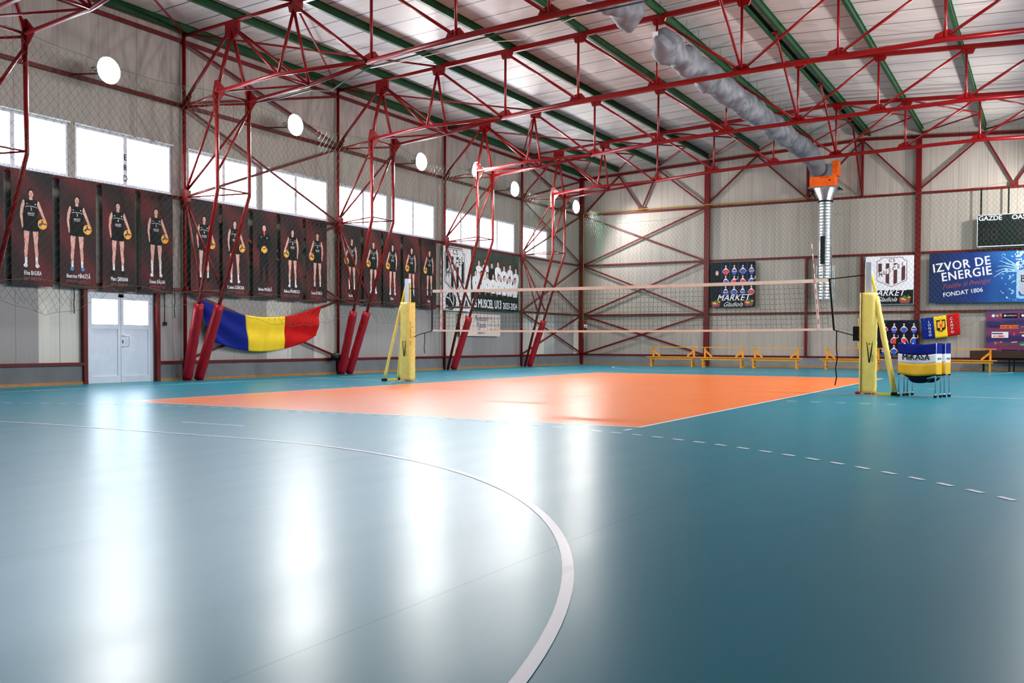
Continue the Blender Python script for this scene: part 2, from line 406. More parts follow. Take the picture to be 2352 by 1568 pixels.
strip('goal_area_line', [seg(GX0, GY+6, GX1, GY+6, W5)]+arc(GX1, GY, 6, 90, 0, W5)+arc(GX0, GY, 6, 90, 180, W5)+[seg(GX0, GY2-6, GX1, GY2-6, W5)]+arc(GX1, GY2, 6, -90, 0, W5)+arc(GX0, GY2, 6, -90, -180, W5), M['line'], 0.0024)
dsh = []
for (yy, sg) in ((GY+9, 1), (GY2-9, -1)):
    k = 0
    while GX0+k*0.30+0.15 <= GX1+0.01: dsh.append(seg(GX0+k*0.3, yy, GX0+k*0.3+0.15, yy, W5)); k += 1
dsh += arc(GX1, GY, 9, 90, 0, W5, dash=0.15)+arc(GX0, GY, 9, 90, 150, W5, dash=0.15)+arc(GX1, GY2, 9, -90, 0, W5, dash=0.15)+arc(GX0, GY2, 9, -90, -150, W5, dash=0.15)
strip('free_throw_line', dsh, M['line'], 0.0028)
strip('penalty_mark', [seg(3.97, -2.2, 4.99, -2.2, W5)], M['line'], 0.0020)
strip('side_line', [seg(-4.2, GY, -4.2, GY2, W5), seg(13.2, GY, 13.2, GY2, W5), seg(-4.2, 9, 0, 9, W5), seg(9, 9, 13.2, 9, W5), seg(-4.2, GY2, 13.2, GY2, W5)], M['line'], 0.0020)

# ---------------------------------------------------------------- roof frames
X0 = -5.88
FRAME_Y = [0.62, 6.30, 12.02, 17.70, 23.25]
TOPX = [-5.88, -4.22, -2.25, 0.0, 2.21, 4.40, 6.56]
def top_z(x): return 8.57+0.052*((x if x <= RIDGE_X else 2*RIDGE_X-x)+5.88)
BOT = {0.0: 7.11, 2.21: 7.28, 4.40: 7.38, 6.56: 7.45, 8.80: 7.51, 11.05: 7.56, 13.12: 7.50}
def frame(label, pads):
    t = empty('roof_frame', (0, 0, 0), label, 'roof frame', 'red lattice roof frames across the hall')
    def part(name, b, mat='red', smooth=True): return b.build(name, M[mat], t, smooth=smooth)
    top = [(x, 0, top_z(x)) for x in TOPX]+[(2*RIDGE_X-x, 0, top_z(x)) for x in TOPX[:-1][::-1]]
    nT = len(top)
    for s in (1, -1):
        X = (lambda x: x) if s == 1 else (lambda x: 2*RIDGE_X-x)
        P = lambda x, y, z: (X(x), y, z)
        part('wall_column', MB().path([P(-5.88, 0, 0), P(-5.88, 0, 8.60)], 0.046, 12))
        part('top_chord', MB().path([P(-5.88, 0, top_z(-5.88)-0.02), P(-2.25, 0, top_z(-2.25))], 0.042, 10))
        part('top_chord', MB().path([P(-2.30, 0, top_z(-2.30)), P(6.56, 0, top_z(6.56))], 0, flat=(0.10, 0.12)), smooth=False)
        K = (-4.20, 6.84); Q = (-4.18, 4.60)
        for w in (-0.5, 0.5):
            # leg chord: floor - lower knee - upper knee, and arm to where both arms merge
            part('leg_chord', MB().path([P(-5.62, w*0.36, 0.0), P(Q[0], w, Q[1]-0.05), P(Q[0], w, Q[1]+0.06), P(K[0], w, K[1])], 0.047, 10))
            part('arm_chord', MB().path([P(K[0], w, K[1]), P(-2.25, w, 7.0), P(-0.12, 0.04 if w > 0 else -0.04, 7.11)], 0.045, 10))
            part('knee_plate', MB().prism([(X(K[0]-0.12), K[1]+0.0), (X(K[0]-0.10), K[1]-0.5), (X(K[0]+0.06), K[1]-0.5), (X(K[0]+0.10), K[1]-0.22), (X(K[0]+0.32), K[1]+0.02), (X(K[0]+0.05), K[1]+0.28), (X(K[0]-0.06), K[1]+0.28)], 'y', w-0.008, w+0.008), smooth=False)
            part('brace', MB().tube(P(K[0], w, K[1]), P(-4.22, 0, top_z(-4.22)-0.25), 0.045))
            part('brace', MB().tube(P(-2.25, w, 7.0), P(-4.15, 0, top_z(-4.22)-0.18), 0.034))
            part('brace', MB().tube(P(-2.25, w, 7.0), P(-2.25, 0, top_z(-2.25)-0.15), 0.036))
            part('brace', MB().tube(P(-5.86, 0, 6.80), P(K[0], w, K[1]-0.05), 0.030))
            part('brace', MB().tube(P(-5.84, 0, 4.68), P(K[0], w, K[1]-0.25), 0.032))
            part('brace', MB().tube(P(-5.84, 0, 4.56), P(Q[0], w, Q[1]), 0.020))
            part('brace', MB().tube(P(-5.84, 0, 4.45), P(-4.98, w*0.66, 2.28), 0.030))
            part('brace', MB().tube(P(-5.84, 0, 2.22), P(-5.02, w*0.64, 2.22), 0.028))
        part('brace', MB().tube(P(K[0], -0.5, K[1]), P(K[0], 0.5, K[1]), 0.028))
        part('brace', MB().tube(P(-2.25, -0.5, 7.0), P(-2.25, 0.5, 7.0), 0.028))
        part('brace', MB().tube(P(Q[0], -0.5, Q[1]), P(Q[0], 0.5, Q[1]), 0.020))
        part('brace', MB().tube(P(K[0], -0.5, K[1]), P(-2.25, 0.5, 7.0), 0.026))
        part('brace', MB().tube(P(K[0], 0.5, K[1]-0.25), P(Q[0]-0.02, -0.5, Q[1]+0.35), 0.030))
        part('brace', MB().tube(P(-5.86, 0, 6.92), P(-4.3, 0, top_z(-4.22)-0.22), 0.04))
        part('bracket_plate', MB().prism([(X(-5.90), 4.25), (X(-5.80), 4.25), (X(-5.72), 4.45), (X(-5.72), 4.72), (X(-5.90), 4.78)], 'y', -0.06, 0.06), smooth=False)
        part('bracket_plate', MB().prism([(X(-5.88), 6.7), (X(-5.74), 6.75), (X(-5.62), 7.05), (X(-5.70), 7.1), (X(-5.88), 6.95)], 'y', -0.01, 0.01), smooth=False)
        zt = top_z(-4.22)
        part('gusset_plate', MB().prism([(X(-4.42), zt), (X(-4.42), zt-0.34), (X(-4.18), zt-0.46), (X(-3.98), zt-0.34), (X(-3.98), zt+0.02)], 'y', -0.035, 0.035), smooth=False)
        zt = top_z(-2.25)
        part('gusset_plate', MB().prism([(X(-2.42), zt), (X(-2.36), zt-0.22), (X(-2.02), zt-0.26), (X(-1.98), zt)], 'y', -0.03, 0.03), smooth=False)
    # planar part
    bx = sorted(BOT); bot = [(x, 0, BOT[x]) for x in bx]
    part('bottom_chord', MB().path([(-0.12, 0, 7.105)]+bot[1:-1]+[(13.24, 0, 7.5)], 0.06, 10))
    for i, x in enumerate(bx):
        zb = BOT[x]; zt = top_z(x)
        part('post', MB().tube((x, 0, zb), (x, 0, zt), 0.034))
        part('gusset_plate', MB().prism([(x-0.26, zb+0.02), (x-0.20, zb+0.14), (x-0.02, zb+0.20), (x+0.10, zb+0.20), (x+0.26, zb+0.02)], 'y', -0.008, 0.008), smooth=False)
        part('gusset_plate', MB().prism([(x-0.14, zt-0.04), (x-0.08, zt-0.20), (x+0.16, zt-0.20), (x+0.24, zt-0.04)], 'y', -0.03, 0.03), smooth=False)
        if x < 6.5: nx, n0 = bx[i+1], x; part('brace', MB().tube((x+0.1, 0, zt-0.10), (nx-0.08, 0, BOT[nx]+0.10), 0.036))
        elif x < 13: nx = bx[i+1]; part('brace', MB().tube((nx-0.1, 0, top_z(nx)-0.10), (x+0.08, 0, zb+0.10), 0.036))
    for s in (1, -1):
        X = (lambda x: x) if s == 1 else (lambda x: 2*RIDGE_X-x)
        part('brace', MB().tube((X(-2.15), 0, top_z(-2.25)-0.12), (X(-0.15), 0, 7.16), 0.036))
    part('fly_brace', MB().tube((6.56, 0, 7.50), (6.60, -2.7, top_z(6.56)+0.02), 0.034))
    part('fly_brace_plate', MB().box((6.60, -2.72, top_z(6.56)+0.04), (0.22, 0.14, 0.03)), smooth=False)
    # padding sleeves round the feet
    for w, p in zip((-0.5, 0.5), pads):
        if not p: continue
        a = Vector((-5.62, w*0.36, 0.0)); b = Vector((-4.18, w, 4.55)); d = b-a
        pts = [a+d*(k/14*0.415)+Vector((0.003*math.sin(k*2.1+w), 0.003*math.cos(k*1.7), 0)) for k in range(15)]
        pts[0].z = 0.02
        rr = [0.122+0.003*math.sin(k*2.4+w*3) for k in range(15)]; rr[0] = 0.112; rr[-1] = 0.108
        part('padding_sleeve', MB().path(pts, rr, 16), 'pad')
    return t
frames = []
flabel = ['red lattice roof frame nearest the camera, cut off by the left edge',
          'red lattice roof frame whose red padded feet stand left of the blue yellow red flag',
          'red lattice roof frame whose red padded feet stand right of the blue yellow red flag',
          'red lattice roof frame whose legs cross the white shield banner',
          'red lattice roof frame nearest the back wall, right of the team photo banner']
for y, lb, pd in zip(FRAME_Y, flabel, ((1, 1), (1, 1), (1, 1), (0, 1), (0, 1))):
    f = frame(lb, pd); f.location = (0, y, 0); frames.append(f)
# yellow tape on one sleeve
# ---------------------------------------------------------------- purlins
px_ = [-5.80, -4.12, -2.12, 0.12, 2.32, 4.50, 6.42, 6.74, 8.70, 10.90, 13.0, 15.2, 17.3, 18.9]
pl = ['first green purlin under the roof, along the top of the window wall', 'second green roof purlin counting from the window wall', 'third green roof purlin counting from the window wall',
      'fourth green roof purlin counting from the window wall', 'fifth green roof purlin counting from the window wall', 'green roof purlin just left of the ridge pair',
      'left one of the two green purlins side by side at the ridge', 'right one of the two green purlins side by side at the ridge', 'first green roof purlin right of the ridge pair',
      'second green roof purlin right of the ridge pair', 'third green roof purlin right of the ridge pair', 'fourth green roof purlin right of the ridge pair', 'fifth green roof purlin right of the ridge pair', 'green roof purlin along the top of the right wall']
for x, lb in zip(px_, pl):
    z = roof_z(x)-0.105
    b = MB().box2((x-0.006, YF+0.02, z-0.09), (x+0.006, YB-0.02, z+0.09)).box2((x-0.045, YF+0.02, z-0.10), (x+0.045, YB-0.02, z-0.085)).box2((x-0.045, YF+0.02, z+0.085), (x+0.045, YB-0.02, z+0.10))
    b.box2((x+0.037, YF+0.02, z-0.085), (x+0.045, YB-0.02, z-0.05))
    o = b.build('roof_purlin', M['green']); tag(o, lb, 'roof beam', 'green purlins under the roof')
# roof plane bracing
rb = empty('roof_bracing', (0, YB, 8.8), 'thin red diagonal rods in the roof plane between the green purlins', 'roof bracing')
def rbr(x0, y0, x1, y1):
    MB().tube((x0, y0, top_z(x0)+0.03), (x1, y1, top_z(x1)+0.03), 0.028, 6).build('brace', M['red'], rb, off=(0, YB, 8.8), smooth=True)
ylist = FRAME_Y+[28.8]
for i in range(4):
    rbr(-5.86, ylist[i], -2.25, ylist[i+1]); rbr(-5.86, ylist[i+1], -2.25, ylist[i])
xs = [-5.86, -4.12, -2.12, 0.12, 2.32, 4.5, 6.56, 8.7, 10.9, 13.0]
for i in range(len(xs)-1):
    rbr(xs[i], 28.75, xs[i+1], 26.0); rbr(xs[i], 23.25, xs[i+1], 26.0)

# ---------------------------------------------------------------- wall rails and cross bracing
wl = empty('wall_framework', (-5.88, 14, 0), 'red steel rails and crossed braces fixed along the window wall', 'wall framework')
def wpart(par, off, name, a, b, w=0.07, h=None): return MB().bar(a, b, w, h or w).build(name, M['redw'], par, off=off)
OL = (-5.88, 14, 0)
xr = XL+0.05
for z, h in ((0.455, 0.07), (2.25, 0.08), (4.53, 0.08), (6.83, 0.09), (8.42, 0.09)):
    if z < 2: 
        wpart(wl, OL, 'rail', (xr+0.03, YF+0.05, z), (xr+0.03, 3.50, z), 0.08, h); wpart(wl, OL, 'rail', (xr+0.03, 5.56, z), (xr+0.03, 28.75, z), 0.08, h)
    else: wpart(wl, OL, 'rail', (xr, YF+0.05, z), (xr, 28.75, z), 0.08, h)
for ya in (3.55, 5.50): wpart(wl, OL, 'post', (xr+0.02, ya, 0.0), (xr+0.02, ya, 2.2), 0.10, 0.10)
wpart(wl, OL, 'post', (XL+0.10, 28.80, 0.0), (XL+0.10, 28.80, 8.55), 0.17, 0.17)
for (ya, yb) in ((6.30, 12.02), (23.25, 28.75)):
    for (za, zb) in ((0.50, 2.22), (2.28, 4.50), (4.56, 6.80), (6.88, 8.38)):
        wpart(wl, OL, 'brace', (xr+0.06, ya, za), (xr+0.06, yb, zb), 0.03, 0.065); wpart(wl, OL, 'brace', (xr+0.09, ya, zb), (xr+0.09, yb, za), 0.03, 0.065)
wb = empty('wall_framework', (6.56, YB-0.1, 0), 'red steel posts, rails and braces fixed to the back wall', 'wall framework')
OB = (6.56, YB-0.1, 0); yr = YB-0.05
for z, h in ((0.455, 0.06), (2.25, 0.08), (4.53, 0.08), (6.83, 0.09)):
    wpart(wb, OB, 'rail', (XL+0.05, yr, z), (XR-0.05, yr, z), 0.08, h)
wpart(wb, OB, 'rail', (XL+0.05, yr, 8.48), (RIDGE_X, yr, 9.10), 0.08, 0.11); wpart(wb, OB, 'rail', (RIDGE_X, yr, 9.10), (XR-0.05, yr, 8.48), 0.08, 0.11)
for x, w, z0, z1 in ((0.11, 0.22, 0.0, 8.8), (8.59, 0.20, 0.0, 9.0), (14.0, 0.2, 0, 8.7), (4.35, 0.09, 0.45, 4.5), (4.37, 0.09, 6.86, 8.9), (6.52, 0.09, 0.45, 4.5), (6.50, 0.08, 6.86, 9.1)):
    wpart(wb, OB, 'post', (x, yr-0.06, z0), (x, yr-0.06, z1), w, 0.16)
zz = [(-5.8, 6.85), (-4.04, 8.5), (-2.95, 6.9), (-2.15, 8.62), (0.05, 6.9), (2.25, 8.84), (4.35, 6.9), (6.5, 9.05), (8.55, 6.9), (10.85, 8.85), (11.9, 6.9), (13.0, 8.7), (15, 6.9), (17, 8.5)]
for a, b in zip(zz[:-1], zz[1:]): wpart(wb, OB, 'brace', (a[0], yr-0.05, a[1]), (b[0], yr-0.05, b[1]), 0.06, 0.06)
for x in (-2.95, 11.9): MB().box((x, yr-0.07, 6.95), (0.26, 0.06, 0.16)).build('gusset_plate', M['redw'], wb, off=OB)
for (za, zb) in ((0.50, 2.22), (2.28, 4.50), (4.56, 6.80)):
    wpart(wb, OB, 'brace', (-5.75, yr-0.06, za), (0.0, yr-0.06, zb), 0.03, 0.075); wpart(wb, OB, 'brace', (-5.75, yr-0.09, zb), (0.0, yr-0.09, za), 0.03, 0.075)
wpart(wb, OB, 'brace', (6.5, yr-0.05, 6.85), (6.6, 26.0, 9.15), 0.06, 0.06)

# ---------------------------------------------------------------- floodlights
def flood(x, y, s, label, arm_from):
    t = empty('floodlight', (x, y, LAMP_Z), label, 'floodlight', 'lit floodlights high along the walls')
    a = Vector((0, 0, 0))
    b = MB(); pts = []
    # bell shaped housing opening towards the court
    prof = [(-0.22, 0.06), (-0.16, 0.12), (-0.02, 0.26), (0.06, 0.295)]
    n = 18
    for (u, r) in prof:
        for k in range(n): t_ = 2*PI*k/n; b.v.append((u*s, r*math.cos(t_), r*math.sin(t_)))
    for i in range(len(prof)-1):
        for k in range(n): b.f.append((i*n+k, i*n+(k+1) % n, (i+1)*n+(k+1) % n, (i+1)*n+k))
    b.f.append(tuple(range(n)))
    b.build('housing', M['steel'], t, smooth=True, solid=0.006)
    MB().ball((0.06*s, 0, 0), (0.10, 0.275, 0.275), 18, 10).build('lens', M['lamp'], t, smooth=True)
    MB().path([(-0.1*s, 0, 0.0), (-0.25*s, 0, -0.03), (arm_from[0]-x, arm_from[1]-y, arm_from[2]-LAMP_Z)], 0.022, 8).build('arm', M['redw'], t, smooth=True)
    MB().path([(0.0, -0.30, 0), (-0.1*s, -0.31, 0), (-0.24*s, -0.15, 0), (-0.24*s, 0.15, 0), (-0.1*s, 0.31, 0), (0, 0.30, 0)], 0.012, 6).build('bracket', M['black'], t, smooth=True)
    lamp_light(x, y, LAMP_Z, s, LAMP_POWER*(1 if s > 0 else 1.35))
    return t
ll = ['lit floodlight nearest the camera, high on the window wall', 'lit floodlight on the window wall above the flag bay', 'lit floodlight on the window wall between the second and third padded frames',
      'lit floodlight fixed at the knee of the frame over the shield banner', 'lit floodlight on the window wall above the team photo banner', 'lit floodlight farthest back, in the corner beside the back wall']
for (x, y), lb in zip(LEFT_LAMPS, ll):
    flood(x, y, 1, lb, (XL+0.13, y-0.35, 6.83) if x < -5 else (-4.2, 17.2, 6.84))
for (x, y) in RIGHT_LAMPS: flood(x, y, -1, 'floodlight hanging on the right side of the hall', (x, y, top_z(x)))

# ---------------------------------------------------------------- flat print helpers
def text_polys(s, size=1.0, bold=0.0, shear=0.0, align='CENTER', space=1.0, res=3):
    cu = bpy.data.curves.new('lettering_curve', 'FONT'); cu.body = s; cu.size = size; cu.align_x = align; cu.shear = shear; cu.space_character = space; cu.resolution_u = res
    ob = bpy.data.objects.new('lettering_curve', cu); C.objects.link(ob); bpy.context.view_layer.update()
    dg = bpy.context.evaluated_depsgraph_get(); me = ob.evaluated_get(dg).to_mesh()
    v = [(q.co.x, q.co.y) for q in me.vertices]; f = [tuple(p.vertices) for p in me.polygons]
    ob.evaluated_get(dg).to_mesh_clear(); bpy.data.objects.remove(ob); bpy.data.curves.remove(cu)
    return v, f
class Art:
    """flat print built from coloured shapes; mp maps (u, v, d) to the wall"""
    def __init__(s, mp): s.mp = mp; s.l = {}; s.cur = None; s.k = 0
    def begin(s, name): s.cur = (name, MB(), [], []); s.l[('group', len(s.l))] = s.cur
    def end(s): s.cur = None
    def add(s, key, vs, fs, own=False):
        if s.cur: _, b, mats, mi = s.cur
        elif own: b = s.l.setdefault((key, len(s.l)), MB()); mi = None
        else: b = s.l.setdefault(key, MB()); mi = None
        n = len(b.v); b.v += vs; b.f += [tuple(n+q for q in g) for g in fs]
        if mi is not None:
            if key not in mats: mats.append(key)
            mi += [mats.index(key)]*len(fs)
    def poly(s, key, pts, d):
        s.k += 1; d = d+(s.k % 40)*0.00004
        s.add(key, [s.mp(u, v, d) for u, v in pts], [tuple(range(len(pts)))])
    def rect(s, key, u0, v0, u1, v1, d): s.poly(key, [(u0, v0), (u1, v0), (u1, v1), (u0, v1)], d)
    def ell(s, key, cu, cv, ru, rv, d, n=16, a=0):
        s.poly(key, [(cu+ru*math.cos(t)*math.cos(a)-rv*math.sin(t)*math.sin(a), cv+ru*math.cos(t)*math.sin(a)+rv*math.sin(t)*math.cos(a)) for t in (2*PI*k/n for k in range(n))], d)
    def limb(s, key, pts, ws, d):
        L, R = [], []
        for i, p in enumerate(pts):
            a = Vector(pts[max(i-1, 0)]); b = Vector(pts[min(i+1, len(pts)-1)]); t = (b-a).normalized(); n = Vector((-t.y, t.x))*ws[i]/2
            L.append((p[0]+n.x, p[1]+n.y)); R.append((p[0]-n.x, p[1]-n.y))
        s.poly(key, L+R[::-1], d)
    def text(s, key, st, cu, cv, size, d, bold=0.0, shear=0.0, ang=0.0, align='CENTER', space=1.0, sx=1.0, flip=False):
        if not st: return
        v, f = text_polys(st, size, 0, shear, align, space); out = []; F = []
        ca, sa = math.cos(ang), math.sin(ang)
        sh = [(0, 0)] if not bold else [(-bold*size, 0), (bold*size, 0), (0, bold*size*0.5), (0, -bold*size*0.5)]
        for i, (ox, oy) in enumerate(sh):
            n = len(out)
            for x, y in v:
                x = x*sx+ox; y = (-y if flip else y)+oy
                out.append(s.mp(cu+x*ca-y*sa, cv+x*sa+y*ca, d+i*0.0005))
            F += [tuple(n+q for q in g) for g in f]
        s.add(key, out, F, own=True)
    def build(s, parent, names, off):
        for k, b in s.l.items():
            if isinstance(k, tuple) and k[0] == 'group':
                nm, mb_, mats, mi = b
                if not mb_.f: continue
                o = mb_.build(nm, [M[q] for q in mats], parent, off=off)
                for p, i in zip(o.data.polygons, mi): p.material_index = i
            elif isinstance(k, tuple):
                if b.f: b.build('mirrored_lettering' if k[0] == 'faded' and names is PRINT else 'lettering', M[k[0]], parent, off=off)
            elif b.f: b.build(names.get(k, 'print'), M[k], parent, off=off)
def on_left(x0): return lambda u, v, d: (x0+d, u, v)
def on_back(y0): return lambda u, v, d: (u, y0-d, v)

def poster_mat():
    t = NT('maroon_poster_print'); g = t.pos(); s = t.sep(g)
    n = t.noise(t.pos((1, 0.9, 0.5)), 1.3, 4, 0.6); w = t.n('ShaderNodeTexWave', wave_type='BANDS', bands_direction='DIAGONAL'); w.inputs['Scale'].default_value = 0.45; w.inputs['Distortion'].default_value = 2.5; t.l(t.pos((0.2, 1, 0.9)), w.inputs['Vector'])
    c = t.ramp(t.math('ADD', t.math('MULTIPLY', n, 0.7), t.math('MULTIPLY', w.outputs['Fac'], 0.3)), [(0.25, srgb(24, 12, 18)), (0.5, srgb(54, 18, 26)), (0.8, srgb(104, 30, 38))])
    t.l(c, t.b.inputs['Base Color']); t.b.inputs['Roughness'].default_value = 0.55; t.b.inputs['Specular IOR Level'].default_value = 0.25; return t.m
M['poster'] = poster_mat()
PRINT = {'skin': 'printed_figure', 'hair': 'printed_hair', 'kit': 'printed_kit', 'ball_y': 'printed_ball', 'ball_b': 'printed_ball_panels', 'white_print': 'lettering', 'faded': 'mirrored_lettering', 'poster': 'background_print', 'shoe_blue': 'printed_shoes'}
def player(A, cx, zb, h, num, side=1, shoes='white_print', long_socks=False, logo=True, coach=False):
    U = lambda u: cx+u*h*side
    V = lambda v: zb+v*h
    d = 0.003
    if coach:
        A.poly('kit', [(U(-0.13), V(0.82)), (U(-0.05), V(0.87)), (U(0.05), V(0.87)), (U(0.13), V(0.82)), (U(0.165), V(0.62)), (U(0.08), V(0.56)), (U(0.10), V(0.45)), (U(0.09), V(0.1)), (U(0.035), V(0.1)), (U(0), V(0.42)), (U(-0.035), V(0.1)), (U(-0.09), V(0.1)), (U(-0.10), V(0.45)), (U(-0.08), V(0.56)), (U(-0.165), V(0.62))], d)
        A.ell('hair', U(0), V(0.955), 0.042*h, 0.05*h, d); A.ell('skin', U(0), V(0.935), 0.038*h, 0.052*h, d*2)
        A.poly('kit_red', [(U(-0.03), V(0.875)), (U(0.03), V(0.875)), (U(0.0), V(0.80))], d*2)
        A.ell('skin', U(-0.05), V(0.585), 0.02*h, 0.035*h, d*2); A.ell('skin', U(0.05), V(0.585), 0.02*h, 0.035*h, d*2)
        A.ell('ball_y', U(0), V(0.59), 0.055*h, 0.06*h, d*3); A.poly('ball_b', [(U(-0.05), V(0.60)), (U(0), V(0.62)), (U(0.05), V(0.60)), (U(0), V(0.60))], d*4)
        for s in (-1, 1): A.ell('hair', U(0.075*s), V(0.07), 0.045*h, 0.018*h, d*2, a=-0.4*s*side)
        A.rect('white_print', U(-0.07)-0.01, V(0.79), U(-0.07)+0.02, V(0.80), d*3); A.rect('white_print', U(0.06)-0.01, V(0.775), U(0.06)+0.02, V(0.795), d*3)
        return
    for s in (-1, 1):
        A.limb('skin', [(U(s*0.055), V(0.50)), (U(s*0.062), V(0.40)), (U(s*0.062), V(0.29)), (U(s*0.072), V(0.20)), (U(s*0.070), V(0.08))], [0.075*h, 0.068*h, 0.045*h, 0.046*h, 0.026*h], d)
        top = 0.24 if long_socks else 0.135
        A.limb('white_print', [(U(s*0.070), V(top)), (U(s*0.071), V(0.045))], [0.034*h, 0.032*h], d*2)
        A.ell(shoes, U(s*0.078), V(0.028), 0.028*h, 0.026*h, d*3)
    A.limb('skin', [(U(-0.085), V(0.845)), (U(-0.115), V(0.77)), (U(-0.130), V(0.66)), (U(-0.118), V(0.56)), (U(-0.105), V(0.50))], [0.042*h, 0.042*h, 0.033*h, 0.027*h, 0.027*h], d)
    A.limb('skin', [(U(0.085), V(0.845)), (U(0.125), V(0.75)), (U(0.165), V(0.66)), (U(0.200), V(0.59)), (U(0.195), V(0.545))], [0.042*h, 0.042*h, 0.033*h, 0.027*h, 0.03*h], d)
    A.poly('skin', [(U(-0.022), V(0.86)), (U(0.022), V(0.86)), (U(0.022), V(0.91)), (U(-0.022), V(0.91))], d)
    A.poly('kit', [(U(-0.055), V(0.868)), (U(-0.025), V(0.862)), (U(0), V(0.845)), (U(0.025), V(0.862)), (U(0.055), V(0.868)), (U(0.088), V(0.85)), (U(0.080), V(0.79)), (U(0.088), V(0.74)), (U(0.082), V(0.65)), (U(0.102), V(0.55)), (U(0.108), V(0.47)), (U(0.02), V(0.462)), (U(0), V(0.48)), (U(-0.02), V(0.462)), (U(-0.108), V(0.47)), (U(-0.102), V(0.55)), (U(-0.082), V(0.65)), (U(-0.088), V(0.74)), (U(-0.080), V(0.79)), (U(-0.088), V(0.85))], d*2)
    A.ell('hair', U(0), V(0.957), 0.039*h, 0.046*h, d); A.ell('skin', U(0), V(0.934), 0.031*h, 0.044*h, d*2)
    for s in (-1, 1): A.ell('hair', U(s*0.012), V(0.945), 0.006*h, 0.003*h, d*3, 8)
    A.ell('faded', U(0), V(0.915), 0.009*h, 0.003*h, d*3, 8)
    A.ell('ball_y', U(0.150), V(0.565), 0.064*h, 0.066*h, d*3)
    A.poly('ball_b', [(U(0.098), V(0.56)), (U(0.14), V(0.585)), (U(0.205), V(0.575)), (U(0.205), V(0.56)), (U(0.15), V(0.565)), (U(0.115), V(0.535))], d*4)
    A.poly('ball_b', [(U(0.13), V(0.615)), (U(0.145), V(0.575)), (U(0.165), V(0.575)), (U(0.15), V(0.62))], d*4)
    A.poly('white_print', [(U(-0.08), V(0.762)), (U(-0.04), V(0.775)), (U(0.04), V(0.775)), (U(0.08), V(0.762)), (U(0.08), V(0.768)), (U(0.04), V(0.781)), (U(-0.04), V(0.781)), (U(-0.08), V(0.768))], d*3)
    A.text('white_print', num, U(0), V(0.725), 0.055*h, d*3, 0.01)
    if logo: A.text('white_print', 'NUCET', U(0), V(0.675), 0.036*h, d*3, 0.02, sx=0.8); A.rect('white_print', cx-0.045*h, V(0.662), cx+0.045*h, V(0.666), d*3)
    A.rect('white_print', U(-0.055)-0.012, V(0.80), U(-0.055)+0.012, V(0.812), d*3); A.rect('white_print', U(0.055)-0.012, V(0.80), U(0.055)+0.012, V(0.818), d*3)

PZ0, PZ1 = 2.13, 4.55; PX = XL+0.185
def poster(ya, yb, num, name, side, label, **kw):
    t = empty('player_poster', (PX, (ya+yb)/2, PZ0), label, 'poster', 'maroon player posters under the windows')
    off = (PX, (ya+yb)/2, PZ0)
    MB().box2((PX-0.012, ya, PZ0), (PX, yb, PZ1)).build('poster_sheet', M['poster'], t, off=off)
    A = Art(on_left(PX)); cx = (ya+yb)/2-0.03*side
    if name is not None or num is not None:
        A.begin('printed_player'); player(A, cx, PZ0+0.38, 1.66, num or '', side, **kw); A.end()
    if name:
        A.text('white_print', name, (ya+yb)/2, PZ0+0.23, 0.125, 0.004, 0.022, sx=0.60)
        A.text('faded', name, (ya+yb)/2, PZ0+0.185, 0.105, 0.004, 0.01, sx=0.72, flip=True)
    A.build(t, PRINT, off)
    return t
Pst = [(0.80, 1.66, '1', None, 1, 'maroon player poster cut off by the left edge of the picture', {}),
 (1.81, 2.73, '2', 'Elisa BADEA', 1, 'poster of a volleyball player number 2 in white socks without shoes', {}),
 (2.89, 3.77, '3', 'Beatrice MÎNGÎȚĂ', 1, 'poster of a volleyball player number 3 in blue shoes, above the door', dict(shoes='shoe_blue')),
 (3.93, 4.80, '4', 'Mara ȘERBAN', 1, 'poster of a volleyball player number 4 in dark shoes, above the door', dict(shoes='hair')),
 (4.95, 5.87, '5', 'Emma BĂLAN', 1, 'poster of a volleyball player number 5 in long white socks', dict(long_socks=True)),
 (6.41, 7.32, '6', 'Andreea IONESCU'[:0], 1, 'poster of a volleyball player number 6 behind the legs of the first padded frame', dict(shoes='hair')),
 (7.44, 8.32, '7', 'Casiana SGÂRDEA', 1, 'player poster directly left of the poster of the coach', {}),
 (8.49, 9.37, '', 'Adrian MIHĂILĂ', 1, 'poster of the coach in a dark tracksuit holding a ball with both hands', dict(coach=True)),
 (9.52, 10.40, '8', 'Rebeca PĂUNESCU', -1, 'poster of a volleyball player number 8, directly right of the coach', {}),
 (10.54, 11.43, '9', 'Ioana STOICA', -1, 'player poster directly left of the second padded frame', dict(shoes='hair')),
 (12.08, 12.97, '10', 'Teodora', -1, 'poster of a volleyball player number 10 behind the legs of the second padded frame', dict(shoes='hair')),
 (13.13, 14.01, '11', '', -1, 'poster of a volleyball player number 11 crossed by a leg of the second padded frame', {}),
 (14.10, 15.01, '12', 'Daria', -1, 'poster of a volleyball player number 12, directly left of the left net post', {}),
 (15.16, 16.03, '13', '', -1, 'poster of a volleyball player in blue shoes behind the top of the left net post', dict(shoes='shoe_blue')),
 (16.19, 17.06, '5', 'Irina', -1, 'last player poster, directly left of the white shield banner', dict(shoes='hair'))]
for ya, yb, num, nm, sd, lb, kw in Pst: poster(ya, yb, num, nm, sd, lb, **kw)

